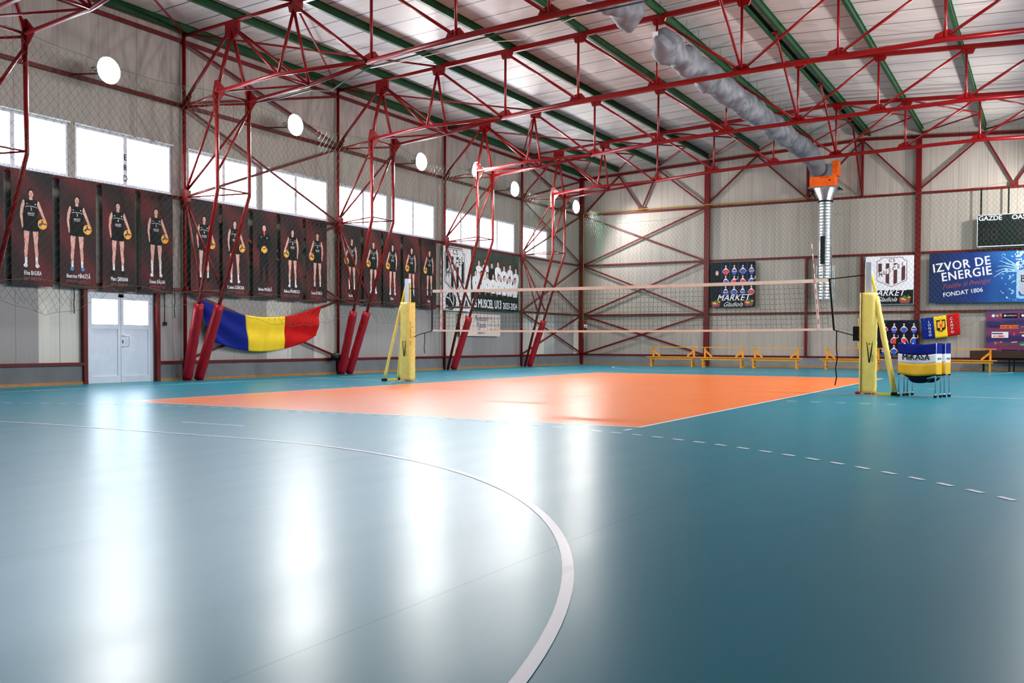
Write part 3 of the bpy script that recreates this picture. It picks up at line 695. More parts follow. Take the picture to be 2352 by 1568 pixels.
# ---------------------------------------------------------------- club shield
def shield(A, cx, cz, w, h, d=0.004, dark='maroon'):
    A.begin('printed_shield')
    U = lambda u: cx+(u-0.5)*w
    V = lambda v: cz+(v-0.5)*h
    out = [(0.14, 1.0), (0.86, 1.0), (0.88, 0.95), (0.93, 0.90), (1.0, 0.88), (1.0, 0.22), (0.5, 0.0), (0.0, 0.22), (0.0, 0.88), (0.07, 0.90), (0.12, 0.95)]
    sc_ = lambda k: [(U(0.5+(u-0.5)*k), V(0.5+(v-0.5)*k)) for u, v in out]
    A.poly('hair' if dark == 'black' else 'maroon', sc_(1.0), d); A.poly('white_print', sc_(0.965), d*1.5)
    if dark == 'black': A.poly('kit', sc_(0.92), d*1.8); A.poly('white_print', sc_(0.90), d*2)
    k = 'kit' if dark == 'black' else 'maroon'; e = d*2.5
    st = [(0.05, 0.17), (0.30, 0.42), (0.56, 0.68), (0.82, 0.94)]
    band = lambda u: 0.30+0.46*u     # lower edge of the white band
    for i, (a, b) in enumerate(st):
        ta, tb = band(a)+0.16, band(b)+0.16
        if max(ta, tb) < 0.80: A.poly(k, [(U(a), V(ta)), (U(b), V(tb)), (U(b), V(0.80)), (U(a), V(0.80))], e)
        elif ta < 0.80: A.poly(k, [(U(a), V(ta)), (U(b), V(0.80)), (U(a), V(0.80))], e)
        if i: lo = lambda u: 0.06+abs(u-0.5)*0.42; A.poly(k, [(U(a), V(lo(a))), (U(b), V(lo(b))), (U(b), V(band(b)-0.02)), (U(a), V(band(a)-0.02))], e)
    for i, ch in enumerate('MUSCEL'):
        u = 0.13+0.148*i; A.text(k, ch, U(u), V(band(u)-0.01), h*0.20, e*1.1, 0.018, sx=0.80)
    A.text(k, 'CS', U(0.5), V(0.85), h*0.16, e, 0.015, space=1.2)
    A.end()

# white shield banner with a ball, on the left wall
def banner(name, off, mp, label, cat, bg, u0, v0, u1, v1, group=None):
    t = empty(name, off, label, cat, group)
    b = MB(); P = [mp(u0, v0, -0.012), mp(u1, v1, 0.0)]; b.box2(*P); b.build('banner_sheet', M[bg], t, off=off)
    return t, Art(mp)
mp = on_left(PX)
off = (PX, 18.4, 2.15)
t, A = banner('club_banner', off, mp, 'white banner with the shield of a sports club, between player posters and team photo', 'banner', 'white_print', 17.50, 2.12, 19.30, 4.42)
shield(A, 18.24, 3.58, 1.30, 1.62, dark='black')
A.begin('printed_ball')
A.ell('kit', 17.98, 2.46, 0.34, 0.32, 0.004, 20)
for pts in ([(17.68, 2.58), (17.90, 2.52), (18.10, 2.30), (18.12, 2.34), (17.92, 2.56), (17.70, 2.62)], [(17.88, 2.78), (17.90, 2.52), (17.93, 2.52), (17.92, 2.78)], [(18.06, 2.76), (18.14, 2.52), (18.10, 2.30), (18.14, 2.30), (18.18, 2.52), (18.10, 2.76)], [(17.70, 2.32), (17.90, 2.22), (18.14, 2.30), (18.14, 2.27), (17.90, 2.18), (17.72, 2.28)]): A.poly('white_print', pts, 0.006)
A.end()
A.text('kit', '6', 18.62, 2.24, 0.42, 0.004, 0.03); A.text('kit', 'A', 19.0, 2.24, 0.42, 0.004, 0.03)
A.build(t, {'kit': 'shield_print', 'white_print': 'white_print', 'hair': 'shield_outline'}, off)
# team photo banner
M['teambg'] = plain('team_photo_background', srgb(44, 48, 46), 0.5, 0, 0.5, 2.2)
off = (PX, 21.1, 2.2)
t, A = banner('team_photo_banner', off, mp, 'dark banner with a team photo of girls in white shirts, marked U13 2023-2024', 'banner', 'teambg', 19.34, 2.20, 22.85, 4.46)
random.seed(3)
A.rect('kit', 19.36, 2.22, 22.83, 2.95, 0.002)
def bust(A, cx, z, s, top='white_print', d=0.004):
    A.poly(top, [(cx-0.17*s, z-0.62*s), (cx-0.24*s, z-0.30*s), (cx-0.20*s, z-0.14*s), (cx-0.07*s, z-0.08*s), (cx+0.07*s, z-0.08*s), (cx+0.20*s, z-0.14*s), (cx+0.24*s, z-0.30*s), (cx+0.17*s, z-0.62*s)], d)
    A.ell('hair', cx, z+0.04*s, 0.10*s, 0.13*s, d*1.2, 12); A.ell('skin', cx, z+0.01*s, 0.075*s, 0.105*s, d*1.6, 12); A.rect('kit', cx-0.02*s, z-0.36*s, cx+0.02*s, z-0.30*s, d*1.7)
for i in range(7):
    x = 19.85+i*0.46; A.begin('printed_person'); bust(A, x, 4.05-(0.0 if i % 2 else 0.10)-0.02*i, 1.0, 'kit' if i == 2 else 'white_print'); A.end()
for i in range(8): A.begin('printed_person'); bust(A, 19.60+i*0.42, 3.55-0.02*i, 1.0, d=0.008); A.end()
A.begin('printed_reflections')
for i in range(7): A.ell('faded', 19.9+i*0.42, 2.85, 0.07, 0.09, 0.004, 10)
A.end()
A.text('white_print', 'CS MUSCEL U13', 20.42, 2.30, 0.46, 0.006, 0.03, sx=0.66); A.text('white_print', '2023-2024', 22.17, 2.30, 0.36, 0.006, 0.02, sx=0.72)
A.build(t, {'white_print': 'printed_shirts_and_lettering', 'kit': 'printed_dark_clothing', 'skin': 'printed_faces', 'hair': 'printed_hair', 'faded': 'printed_reflections'}, off)
# restaurant banner
M['pink'] = plain('pale_pink_banner', srgb(214, 196, 188), 0.6, 0, 0.04); M['violet'] = plain('printed_violet', srgb(70, 62, 110), 0.55)
off = (PX-0.02, 20.1, 1.2)
mp2 = on_left(PX-0.02)
t, A = banner('restaurant_banner', off, mp2, 'pale pink restaurant and pizzeria banner below the shield and team photo banners', 'banner', 'pink', 18.62, 1.22, 21.45, 2.06)
for i, w in enumerate(('Restaurant', 'Pizzeria', 'Bistro')): A.text('violet', w, 20.05, 1.80-0.25*i, 0.30, 0.004, 0.004, shear=0.5, sx=0.72)
A.text('grey', '0248 / 213 779', 20.98, 1.86, 0.13, 0.004); A.text('grey', '0749 / 213 779', 20.98, 1.62, 0.13, 0.004); A.text('hair', 'Non-stop', 20.98, 1.42, 0.15, 0.004)
A.ell('violet', 19.02, 1.90, 0.08, 0.09, 0.004); A.limb('violet', [(19.0, 1.86), (19.08, 1.66), (19.22, 1.40)], [0.16, 0.14, 0.06], 0.004); A.limb('violet', [(19.08, 1.74), (19.30, 1.80)], [0.05, 0.03], 0.005)
A.build(t, {'violet': 'lettering', 'grey': 'small_lettering', 'hair': 'dark_lettering'}, off)

# ---------------------------------------------------------------- flag on the left wall
def flag3(name, loc, mp, corners, sag, mats, label, cat, waves, nu=60, nv=22, wav=0.03):
    t = empty(name, loc, label, cat)
    (tl, tr, bl, br) = corners
    def S(u, v):   # u along, v down
        top = Vector(tl).lerp(Vector(tr), u); bot = Vector(bl).lerp(Vector(br), u)
        p = top.lerp(bot, v); p.y -= 4*u*(1-u)*sag*(1-0.12*v)
        fold = math.sin((v*3.2-(u-0.5)*abs(u-0.5)*9)*waves+u*2)*wav*(0.3+1.2*abs(u-0.5)*2)*min(1, 0.3+v*1.5)
        return mp(p.x, p.y, 0.04+fold)
    for i, (k, nm) in enumerate(mats):
        a, b = i/3, (i+1)/3
        MB().grid(lambda u, v: S(a+(b-a)*u, v), nu//3, nv).build(nm, M[k], t, off=loc, smooth=True, solid=0.004)
    return t
flag3('national_flag', (XL+0.22, 8.9, 1.5), on_left(XL+0.21), ((6.66, 2.06), (11.10, 2.06), (6.95, 1.0), (10.92, 1.16)), 0.42,
      [('blue', 'blue_stripe'), ('yel_cloth', 'yellow_stripe'), ('red_cloth', 'red_stripe')], 'large blue, yellow and red flag sagging on the window wall between two padded frames', 'flag', 3.0, wav=0.022)

# ---------------------------------------------------------------- back wall prints
BY = YB-0.20; mb_ = on_back(BY)
PRB = {'white_print': 'lettering', 'skin': 'printed_faces', 'hair': 'printed_hair', 'kit_blue': 'printed_blue_kits', 'kit_red': 'printed_red_kits', 'navy': 'background_print', 'kit': 'dark_print', 'maroon': 'shield_print', 'leaf': 'printed_vegetables', 'faded': 'printed_basket', 'ball_y': 'printed_fruit', 'oak': 'printed_bread'}
def mini(A, cx, z, s, col, arm, d=0.004):
    A.begin('printed_person')
    A.poly(col, [(cx-0.06*s, z-0.28*s), (cx-0.065*s, z-0.12*s), (cx-0.03*s, z-0.06*s), (cx+0.03*s, z-0.06*s), (cx+0.065*s, z-0.12*s), (cx+0.06*s, z-0.28*s)], d)
    A.poly('white_print', [(cx-0.065*s, z-0.12*s), (cx-0.03*s, z-0.055*s), (cx+0.03*s, z-0.055*s), (cx+0.065*s, z-0.12*s), (cx, z-0.10*s)], d*1.3)
    A.ell('hair', cx, z+0.01*s, 0.036*s, 0.045*s, d, 10); A.ell('skin', cx, z-0.005*s, 0.028*s, 0.040*s, d*1.5, 10)
    if arm == 0: P = ([(-0.06, -0.10), (-0.11, -0.18), (-0.05, -0.23)], [(0.06, -0.10), (0.11, -0.18), (0.05, -0.23)])
    elif arm == 1: P = ([(-0.06, -0.10), (-0.10, -0.19), (-0.08, -0.27)], [(0.06, -0.10), (0.13, -0.08), (0.12, 0.0)])
    elif arm == 2: P = ([(-0.06, -0.11), (-0.08, -0.19), (0.05, -0.18)], [(0.06, -0.11), (0.09, -0.19), (-0.05, -0.17)])
    else: P = ([(-0.06, -0.10), (-0.07, -0.2), (0.0, -0.24)], [(0.06, -0.10), (0.10, -0.18), (0.13, -0.24)])
    for q in P: A.limb('skin', [(cx+a*s, z+b*s) for a, b in q], [0.03*s, 0.026*s, 0.022*s], d*2)
    A.end()
def basket(A, cx, cz, s, d=0.006):
    A.begin('printed_basket')
    A.poly('faded', [(cx-0.24*s, cz), (cx-0.18*s, cz-0.16*s), (cx+0.18*s, cz-0.16*s), (cx+0.26*s, cz+0.02*s)], d)
    for i, (k, u, v, r) in enumerate((('kit_red', -0.17, 0.06, 0.07), ('leaf', -0.02, 0.10, 0.09), ('ball_y', -0.09, 0.03, 0.06), ('kit_red', 0.04, 0.02, 0.05), ('leaf', 0.10, 0.05, 0.06), ('oak', 0.19, 0.10, 0.07), ('ball_y', 0.0, 0.0, 0.05), ('leaf', 0.02, 0.17, 0.04))): A.ell(k, cx+u*s, cz+v*s, r*s, r*s*0.8, d*(1.1+0.08*i), 12)
    A.limb('leaf', [(cx+0.10*s, cz+0.06*s), (cx+0.17*s, cz+0.24*s)], [0.02*s, 0.03*s], d*1.9)
    A.end()
def market(A, cx, v, w, d=0.004):
    A.text('white_print', 'MARKET', cx+0.02, v, 0.42*w, d*1.2, 0.015, shear=0.35, sx=0.95, space=1.05)
    A.text('white_print', 'Gladiola', cx, v-0.27*w, 0.30*w, d*1.2, 0.0, shear=0.6, sx=0.95)
off = (1.3, BY, 2.5)
t, A = banner('team_market_banner', off, mb_, 'dark blue banner of small players above MARKET lettering on the back wall', 'banner', 'navy', 0.30, 2.53, 2.26, 4.44)
for r in range(3):
    for c in range(4): mini(A, 0.98+c*0.37, 4.26-r*0.44, 1.28, 'kit_red' if (r+c*2) % 5 in (0, 3) else 'kit_blue', (r*3+c*2) % 4)
A.ell('skin', 0.60, 3.98, 0.07, 0.10, 0.006); A.poly('kit', [(0.42, 3.35), (0.40, 3.75), (0.52, 3.86), (0.68, 3.86), (0.82, 3.75), (0.80, 3.35)], 0.004)
A.begin('printed_stripes')
for x in (0.80, 1.16, 1.53, 1.90): A.rect('kit_blue', x-0.005, 3.05, x+0.01, 4.40, 0.0015)
A.end()
A.rect('kit', 0.31, 2.54, 2.25, 3.02, 0.003)
market(A, 1.28, 2.80, 0.9); basket(A, 0.55, 2.68, 0.8); basket(A, 1.98, 2.70, 0.8)
A.build(t, PRB, off)
off = (7.6, BY, 2.5)
t, A = banner('club_market_banner', off, mb_, 'white banner with a maroon club shield above black MARKET lettering, behind the right net post', 'banner', 'white_print', 6.68, 2.54, 8.47, 4.43)
A.rect('kit', 6.69, 2.55, 8.46, 3.10, 0.002); shield(A, 7.66, 3.80, 1.12, 1.16); market(A, 7.46, 2.88, 0.82, 0.006); basket(A, 8.15, 2.72, 0.85)
A.build(t, PRB, off)

M['water'] = None
def izvor_mat():
    t = NT('blue_advert_print'); s = t.sep(t.pos()); n = t.noise(t.pos((1, 1, 1)), 1.1, 4)
    g = t.n('ShaderNodeMapRange'); t.l(s[0], g.inputs[0]); g.inputs[1].default_value = 9.0; g.inputs[2].default_value = 12.6
    c = t.ramp(t.math('ADD', t.math('MULTIPLY', g.outputs[0], 0.75), t.math('MULTIPLY', n, 0.35)), [(0.1, srgb(6, 18, 58)), (0.55, srgb(8, 42, 120)), (0.95, srgb(36, 120, 196))])
    t.l(c, t.b.inputs['Base Color']); t.b.inputs['Roughness'].default_value = 0.4; return t.m
M['izvor'] = izvor_mat(); del M['water']
M['splash'] = plain('printed_water_splash', srgb(150, 196, 232), 0.5, 0, 0.2, 12)
M['label_grey'] = plain('printed_silver_label', srgb(176, 180, 196), 0.5, 0, 0.12, 5)
off = (10.8, BY, 2.5)
t, A = banner('water_advert_banner', off, mb_, 'wide blue banner advertising spring water, IZVOR DE ENERGIE, below the scoreboard', 'banner', 'izvor', 9.02, 2.56, 13.6, 4.46)
A.text('white_print', 'IZVOR DE', 10.16, 3.86, 0.46, 0.004, 0.020, ang=0.13, sx=0.90, space=1.12); A.text('white_print', 'ENERGIE', 10.34, 3.50, 0.46, 0.004, 0.020, ang=0.13, sx=0.90, space=1.12)
A.text('faded', 'Tradiție și Prestigiu', 10.30, 3.20, 0.25, 0.004, 0.0, shear=0.6, ang=0.13, sx=0.85); A.text('white_print', 'FONDAT 1806', 10.22, 2.88, 0.23, 0.004, 0.012, ang=0.13, sx=0.95)
A.begin('printed_bottle')
A.poly('splash', [(12.02, 2.72), (12.02, 3.95), (12.06, 4.05), (12.10, 3.95), (12.10, 2.78), (13.3, 2.78), (13.3, 2.70), (12.1, 2.68)], 0.004)
A.poly('label_grey', [(12.10, 3.0), (12.10, 3.72), (12.25, 3.76), (13.25, 3.76), (13.25, 2.86), (12.7, 2.80), (12.2, 2.84)], 0.005)
A.rect('izvor', 12.14, 3.78, 13.2, 4.1, 0.004)
A.end()
A.text('navy', 'BORSEC', 12.15, 3.30, 0.36, 0.008, 0.01, align='LEFT', sx=0.8)
random.seed(11)
A.begin('printed_splash')
for k in range(150):
    u = 11.35+random.random()**0.6*1.5; v = 2.62+random.random()*1.8
    if 12.1 < u and 2.8 < v < 3.75: continue
    r = 0.010+0.022*random.random(); A.ell('splash', u, v, r*(1+random.random()*1.5), r, 0.004, 6, random.random()*3)
for k in range(36):
    u = 12.0+random.random()*0.25; v = 3.8+random.random()*0.62; A.ell('white_print', u, v, 0.02+0.03*random.random(), 0.018, 0.005, 7, random.random()*3)
for k in range(5): A.limb('splash', [(12.05, 3.9-0.05*k), (11.75-0.05*k, 4.1-0.1*k), (11.5-0.06*k, 4.3-0.2*k)], [0.05, 0.03, 0.01], 0.0045)
A.end()
A.build(t, {'white_print': 'lettering', 'faded': 'script_lettering', 'splash': 'printed_splash', 'label_grey': 'printed_bottle_label', 'izvor': 'printed_bottle', 'navy': 'label_lettering'}, off)
# purple sponsor wall
def purple_mat():
    t = NT('purple_sponsor_print'); w = t.n('ShaderNodeTexWave', bands_direction='Z'); w.inputs['Scale'].default_value = 0.55; w.inputs['Distortion'].default_value = 3.0; t.l(t.pos((0.5, 1, 1)), w.inputs['Vector'])
    t.l(t.ramp(w.outputs['Fac'], [(0.1, srgb(44, 28, 84)), (0.5, srgb(86, 44, 110)), (0.9, srgb(120, 40, 80))]), t.b.inputs['Base Color']); t.b.inputs['Roughness'].default_value = 0.5; return t.m
M['purple'] = purple_mat(); M['logo_orange'] = plain('printed_orange_logo', srgb(236, 104, 40), 0.5)
off = (12, BY, 0.6)
t, A = banner('sponsor_banner', off, mb_, 'purple banner covered with rows of small sponsor logos at the right edge', 'banner', 'purple', 11.03, 0.55, 13.6, 2.26)
for r in (0, 1):
    z = 2.06-r*1.36; A.begin('printed_logo_row')
    A.ell('white_print', 11.27, z, 0.055, 0.055, 0.004); A.ell('label_grey', 11.40, z, 0.04, 0.05, 0.004); A.ell('logo_orange', 11.52, z+0.02, 0.04, 0.06, 0.004); A.rect('navy', 11.56, z-0.10, 12.08, z+0.09, 0.003)
    A.ell('white_print', 11.66, z, 0.035, 0.035, 0.006); A.text('white_print', 'CONSULT', 11.86, z-0.02, 0.07, 0.006); A.ell('kit_red', 12.02, z, 0.04, 0.03, 0.006); A.rect('navy', 12.16, z-0.08, 12.6, z+0.08, 0.003); A.ell('white_print', 12.25, z, 0.05, 0.05, 0.006); A.end()
A.text('hair', 'NUCET', 11.30, 1.62, 0.11, 0.004, 0.01); A.rect('logo_orange', 11.50, 1.58, 12.12, 1.71, 0.003); A.text('hair', 'PAN OIL TRANS', 11.81, 1.61, 0.10, 0.006, 0.01, sx=0.92); A.rect('label_grey', 12.18, 1.64, 12.5, 1.655, 0.004)
A.begin('printed_logo_row'); A.rect('white_print', 11.22, 1.24, 11.78, 1.46, 0.003); A.rect('violet', 11.23, 1.37, 11.60, 1.42, 0.004); A.ell('kit_red', 11.46, 1.30, 0.20, 0.03, 0.005); A.ell('ball_y', 11.40, 1.30, 0.07, 0.03, 0.006)
A.ell('kit_red', 11.97, 1.38, 0.045, 0.06, 0.004); A.rect('oak', 12.16, 1.42, 12.36, 1.46, 0.004); A.ell('white_print', 12.27, 1.32, 0.05, 0.04, 0.004); A.end()
for i, (ch, k) in enumerate((('D', 'kit_blue'), ('Y', 'ball_y'), ('P', 'kit_red'))): A.text(k, ch, 11.27+0.08*i, 0.98, 0.16, 0.004, 0.01)
A.begin('printed_logo_row'); A.ell('logo_orange', 11.54, 1.08, 0.05, 0.03, 0.004); A.text('leaf', 'NUTRIENT', 11.64, 0.97, 0.09, 0.004, 0.005); A.ell('ball_y', 11.98, 1.08, 0.11, 0.02, 0.004, a=0.1); A.rect('violet', 11.87, 0.94, 12.1, 1.05, 0.004); A.ell('leaf', 12.30, 1.0, 0.15, 0.09, 0.004); A.text('white_print', 'CARPATI', 12.30, 0.97, 0.06, 0.006); A.end()
A.build(t, {'white_print': 'white_logos', 'label_grey': 'grey_logos', 'logo_orange': 'orange_logos', 'navy': 'navy_logos', 'kit_red': 'red_logos', 'hair': 'dark_lettering', 'violet': 'violet_logos', 'ball_y': 'yellow_logos', 'oak': 'brown_logo', 'kit_blue': 'blue_lettering', 'leaf': 'green_logos'}, off)
# dark team banner low on the wall
off = (7.8, BY-0.02, 0.7); md = on_back(BY-0.02)
t, A = banner('team_banner', off, md, 'dark banner of small players hanging low on the wall between net post and ball carts', 'banner', 'navy', 7.0, 0.62, 8.66, 1.92)
for r in range(3):
    for c in range(4): mini(A, 7.42+c*0.36, 1.76-r*0.42, 1.2, 'kit_red' if (r+c*2) % 5 in (0, 3) else 'kit_blue', (r*3+c*2) % 4)
A.build(t, PRB, off)
# small tilted flag
off = (9.4, BY-0.03, 1.6)
t = flag3('supporter_flag', off, on_back(BY-0.02), ((8.74, 1.98), (10.10, 2.20), (8.84, 1.18), (10.16, 1.37)), 0.03,
          [('blue', 'blue_stripe'), ('yel_cloth', 'yellow_stripe'), ('red_cloth', 'red_stripe')], 'small tilted blue, yellow and red flag with LONGO CAMPO lettering on the back wall', 'flag', 1.0, nu=30, nv=12, wav=0.006)
A = Art(on_back(BY-0.02))
for i, ch in enumerate('LONGO'): A.text('white_print', ch, 9.05+0.012*i, 1.80-0.125*i, 0.13, 0.06, 0.012)
for i, ch in enumerate('CAMPO'): A.text('white_print', ch, 9.83+0.012*i, 1.92-0.125*i, 0.13, 0.06, 0.012)
A.begin('printed_emblem'); A.poly('navy', [(9.30, 1.90), (9.62, 1.94), (9.64, 1.60), (9.50, 1.46), (9.34, 1.52)], 0.060)
for q in ([(9.34, 1.84), (9.42, 1.86), (9.44, 1.62), (9.36, 1.60)], [(9.52, 1.87), (9.60, 1.88), (9.60, 1.64), (9.52, 1.62)], [(9.43, 1.90), (9.50, 1.91), (9.51, 1.50), (9.45, 1.50)]): A.poly('ball_y', q, 0.064)
A.ell('kit_red', 9.475, 1.70, 0.045, 0.065, 0.068, 10); A.end()
A.build(t, {'white_print': 'lettering', 'navy': 'emblem_outline', 'ball_y': 'emblem_eagle', 'kit_red': 'emblem_shield'}, off)

# scoreboard
off = (11.9, BY-0.15, 4.6)
t = empty('scoreboard', off, 'black electronic scoreboard with GAZDE and OASPEȚI lettering, hanging above the blue water banner', 'scoreboard')
MB().box2((10.70, BY-0.16, 4.64), (13.2, BY-0.02, 5.80)).build('housing', M['black'], t, off=off, bevel=0.006)
f = MB()
for a, b in (((10.68, 4.62), (13.22, 4.65)), ((10.68, 5.79), (13.22, 5.81)), ((10.68, 4.62), (10.70, 5.81)), ((13.2, 4.62), (13.22, 5.81))): f.box2((a[0], BY-0.17, a[1]), (b[0], BY-0.155, b[1]))
f.build('rim', M['white'], t, off=off)
A = Art(on_back(BY-0.16)); A.text('white_print', 'GAZDE', 11.12, 5.60, 0.24, 0.003, 0.02); A.text('white_print', 'OASPEȚI', 12.30, 5.60, 0.24, 0.003, 0.02); A.build(t, {'white_print': 'lettering'}, off)
M['led'] = plain('dim_led_segments', srgb(48, 12, 14), 0.5)
A = Art(on_back(BY-0.16))
for cx in (10.98, 11.26, 12.16, 12.44):
    A.begin('digit')
    for (a, b, w, h) in ((-0.08, 0.40, 0.16, 0.015), (-0.08, 0.22, 0.16, 0.015), (-0.08, 0.04, 0.16, 0.015), (-0.09, 0.04, 0.015, 0.36), (0.08, 0.04, 0.015, 0.36)): A.rect('led', cx+a, 4.85+b, cx+a+w, 4.85+b+h, 0.002)
    A.end()
A.build(t, {'led': 'digit_segments'}, off)
for x in (10.80, 11.72): MB().box2((x-0.03, BY-0.06, 5.80), (x+0.03, BY-0.045, 6.82)).build('hanging_strap', M['black'], t, off=off)

# ---------------------------------------------------------------- door
off = (XL, 4.53, 0)
dr = empty('door_1', (XL-0.02, 4.53, 0)); dr['kind'] = 'structure'
def dpart(name, b, mat): return b.build(name, M[mat], dr, off=(XL-0.02, 4.53, 0))
xd = XL-0.02
fr = MB().box2((xd-0.05, 3.66, 0), (xd+0.04, 3.70, 2.08)).box2((xd-0.05, 5.36, 0), (xd+0.04, 5.40, 2.08)).box2((xd-0.05, 3.70, 0.0), (xd-0.03, 5.36, 0.03)).box2((xd-0.05, 4.50, 0.03), (xd-0.035, 4.56, 2.03)).box2((xd-0.05, 3.70, 2.03), (xd+0.04, 5.36, 2.08)); dpart('door_frame', fr, 'white')
M['door_panel'] = plain('pale_grey_door_panel', srgb(214, 221, 236), 0.4, 0, 0.04)
for ya, yb, hy in ((3.705, 4.525, 0), (4.535, 5.355, 1)):
    leaf = empty('door_leaf', (0, 0, 0)); leaf.parent = dr
    o2 = (xd, 4.53, 0)
    b = MB().box2((xd-0.03, ya, 0.003), (xd+0.03, ya+0.075, 2.03)).box2((xd-0.03, yb-0.075, 0.003), (xd+0.03, yb, 2.03)).box2((xd-0.03, ya+0.075, 0.003), (xd+0.03, yb-0.075, 0.16)).box2((xd-0.03, ya+0.075, 1.25), (xd+0.03, yb-0.075, 1.36)).box2((xd-0.03, ya+0.075, 1.93), (xd+0.03, yb-0.075, 2.03))
    b.build('leaf_frame', M['white'], leaf, off=o2)
    MB().box2((xd-0.012, ya+0.075, 0.16), (xd+0.010, yb-0.075, 1.25)).build('panel', M['door_panel'], leaf, off=o2)
    MB().box2((xd-0.006, ya+0.075, 1.36), (xd+0.006, yb-0.075, 1.93)).build('pane', M['glass'], leaf, off=o2)
    if hy:
        MB().path([(xd+0.03, ya+0.04, 1.10), (xd+0.08, ya+0.04, 1.10), (xd+0.09, ya+0.16, 1.09), (xd+0.09, ya+0.18, 1.0), (xd+0.09, ya+0.18, 0.92), (xd+0.09, ya+0.16, 0.86), (xd+0.08, ya+0.04, 0.85), (xd+0.03, ya+0.04, 0.85)], 0.014, 8).build('door_handle', M['white'], leaf, off=o2, smooth=True)
        MB().box2((xd+0.03, ya+0.03, 0.92), (xd+0.04, ya+0.055, 1.0)).build('lock', M['darkwood'], leaf, off=o2)
    MB().box2((xd+0.03, (yb if not hy else ya)-0.06, 1.99), (xd+0.05, (yb if not hy else ya)+0.06, 2.07)).build('hinge', M['redw'], leaf, off=o2)
# letters on the window mullion
A = Art(on_left(XL+0.0))
for ch, z in (('E', 5.27), ('R', 5.03), ('D', 4.78)): A.text('navy', ch, 4.70, z-0.06, 0.20, -0.018, 0.01, sx=0.9)
A.build(WIN[3], {'navy': 'window_letters'}, (0, 0, 0))

# ---------------------------------------------------------------- volleyball net
def P3(x, y, z): return (x, y, z)
NY = 9.0; H = 2.27; NXL, NXR = -0.28, 9.28
off = (4.5, NY, 0)
net = empty('volleyball_net', off, 'black volleyball net with pale tapes stretched across the orange court', 'net')
def ztop(x): return H-0.03*(1-((x-4.5)/4.8)**2)
b = MB()
nx = int((NXR-NXL)/0.1); nz = 9
def npt(i, k):
    x = NXL+(NXR-NXL)*i/nx; z = ztop(x)-0.07-(0.92)*k/nz
    sh = 0.10*max(0, (x-6)/3.3)*(k/nz)          # the right end hangs outward
    return (x+sh, NY+0.006*math.sin(i*0.9+k), z)
for i in range(nx+1): b.path([npt(i, k) for k in range(0, nz+1, 3)], 0.0028, 3, cap=False)
for k in range(nz+1): b.path([npt(i, k) for i in range(0, nx+1, 2)], 0.0028, 3, cap=False)
b.build('mesh', M['netblack'], net, off=off)
def tape(name, zt, w, mat, y=0.006):
    b = MB(); n = 24
    for i in range(n):
        xa = NXL+(NXR-NXL)*i/n; xb = NXL+(NXR-NXL)*(i+1)/n
        sa = 0.10*max(0, (xa-6)/3.3)*(1 if zt < 1.5 else 0); sb = 0.10*max(0, (xb-6)/3.3)*(1 if zt < 1.5 else 0)
        za, zb = ztop(xa)-H+zt, ztop(xb)-H+zt
        b.v += [(xa+sa, NY-y, za-w), (xb+sb, NY-y, zb-w), (xb+sb, NY-y, zb), (xa+sa, NY-y, za), (xa+sa, NY+y, za-w), (xb+sb, NY+y, zb-w), (xb+sb, NY+y, zb), (xa+sa, NY+y, za)]
        q = len(b.v)-8; b.f += [(q, q+1, q+2, q+3), (q+4, q+7, q+6, q+5), (q, q+4, q+5, q+1), (q+3, q+2, q+6, q+7)]
    return b.build(name, M[mat], net, off=off)
tape('top_tape', H, 0.07, 'tape'); tape('bottom_tape', H-0.98, 0.045, 'tape')
for x, sh in ((0.0, 0.0), (9.0, 0.09)):
    MB().path([(x, NY-0.012, H-0.0), (x+sh, NY-0.012, H-1.02)], 0, flat=(0.05, 0.006)).build('side_tape', M['tape'], net, off=off)
M['ant_red'] = plain('red_antenna', srgb(196, 66, 56), 0.4)
for x, lean in ((0.0, 0.0), (9.0, -0.08)):
    for k in range(18):
        a = H-1.0+k*0.1; f = lambda z: x+0.09*(1 if x > 1 else 0)*(H-z if z < H else 0)+lean*max(0, (z-H))*1.2
        MB().path([(f(a), NY-0.02, a), (f(a+0.1), NY-0.02, a+0.1)], 0.006, 6).build('antenna_segment', M['ant_red' if k % 2 else 'white_print'], net, off=off)
for x, sh, s in ((NXL, 0.0, -1), (NXR, 0.10, 1)):
    MB().path([(x, NY, H), (x+sh, NY, H-1.02)], 0, flat=(0.035, 0.02)).build('end_strap', M['black'], net, off=off)
    MB().path([(x, NY, H-0.01), (x+s*0.675, NY, H+0.05)], 0.012, 6).build('top_rope', M['black'], net, off=off)
    MB().path([(x+sh, NY, H-1.02), (x+s*0.35, NY, H-1.09), (x+s*0.54, NY, H-1.14 if s > 0 else H-1.16)], 0.011, 6).build('bottom_rope', M['black'], net, off=off)
MB().path([(-0.50, NY, 1.205), (-0.50, NY, 1.0), (-0.51, NY-0.01, 0.85), (-0.50, NY, 0.70)], 0, flat=(0.02, 0.004)).build('loose_strap', M['black'], net, off=off)
MB().path([(9.43, NY, 1.236), (9.43, NY, 0.9), (9.45, NY, 0.7), (9.42, NY-0.01, 0.5), (9.44, NY, 0.32), (9.41, NY, 0.16)], 0, flat=(0.022, 0.004)).build('loose_strap', M['black'], net, off=off)

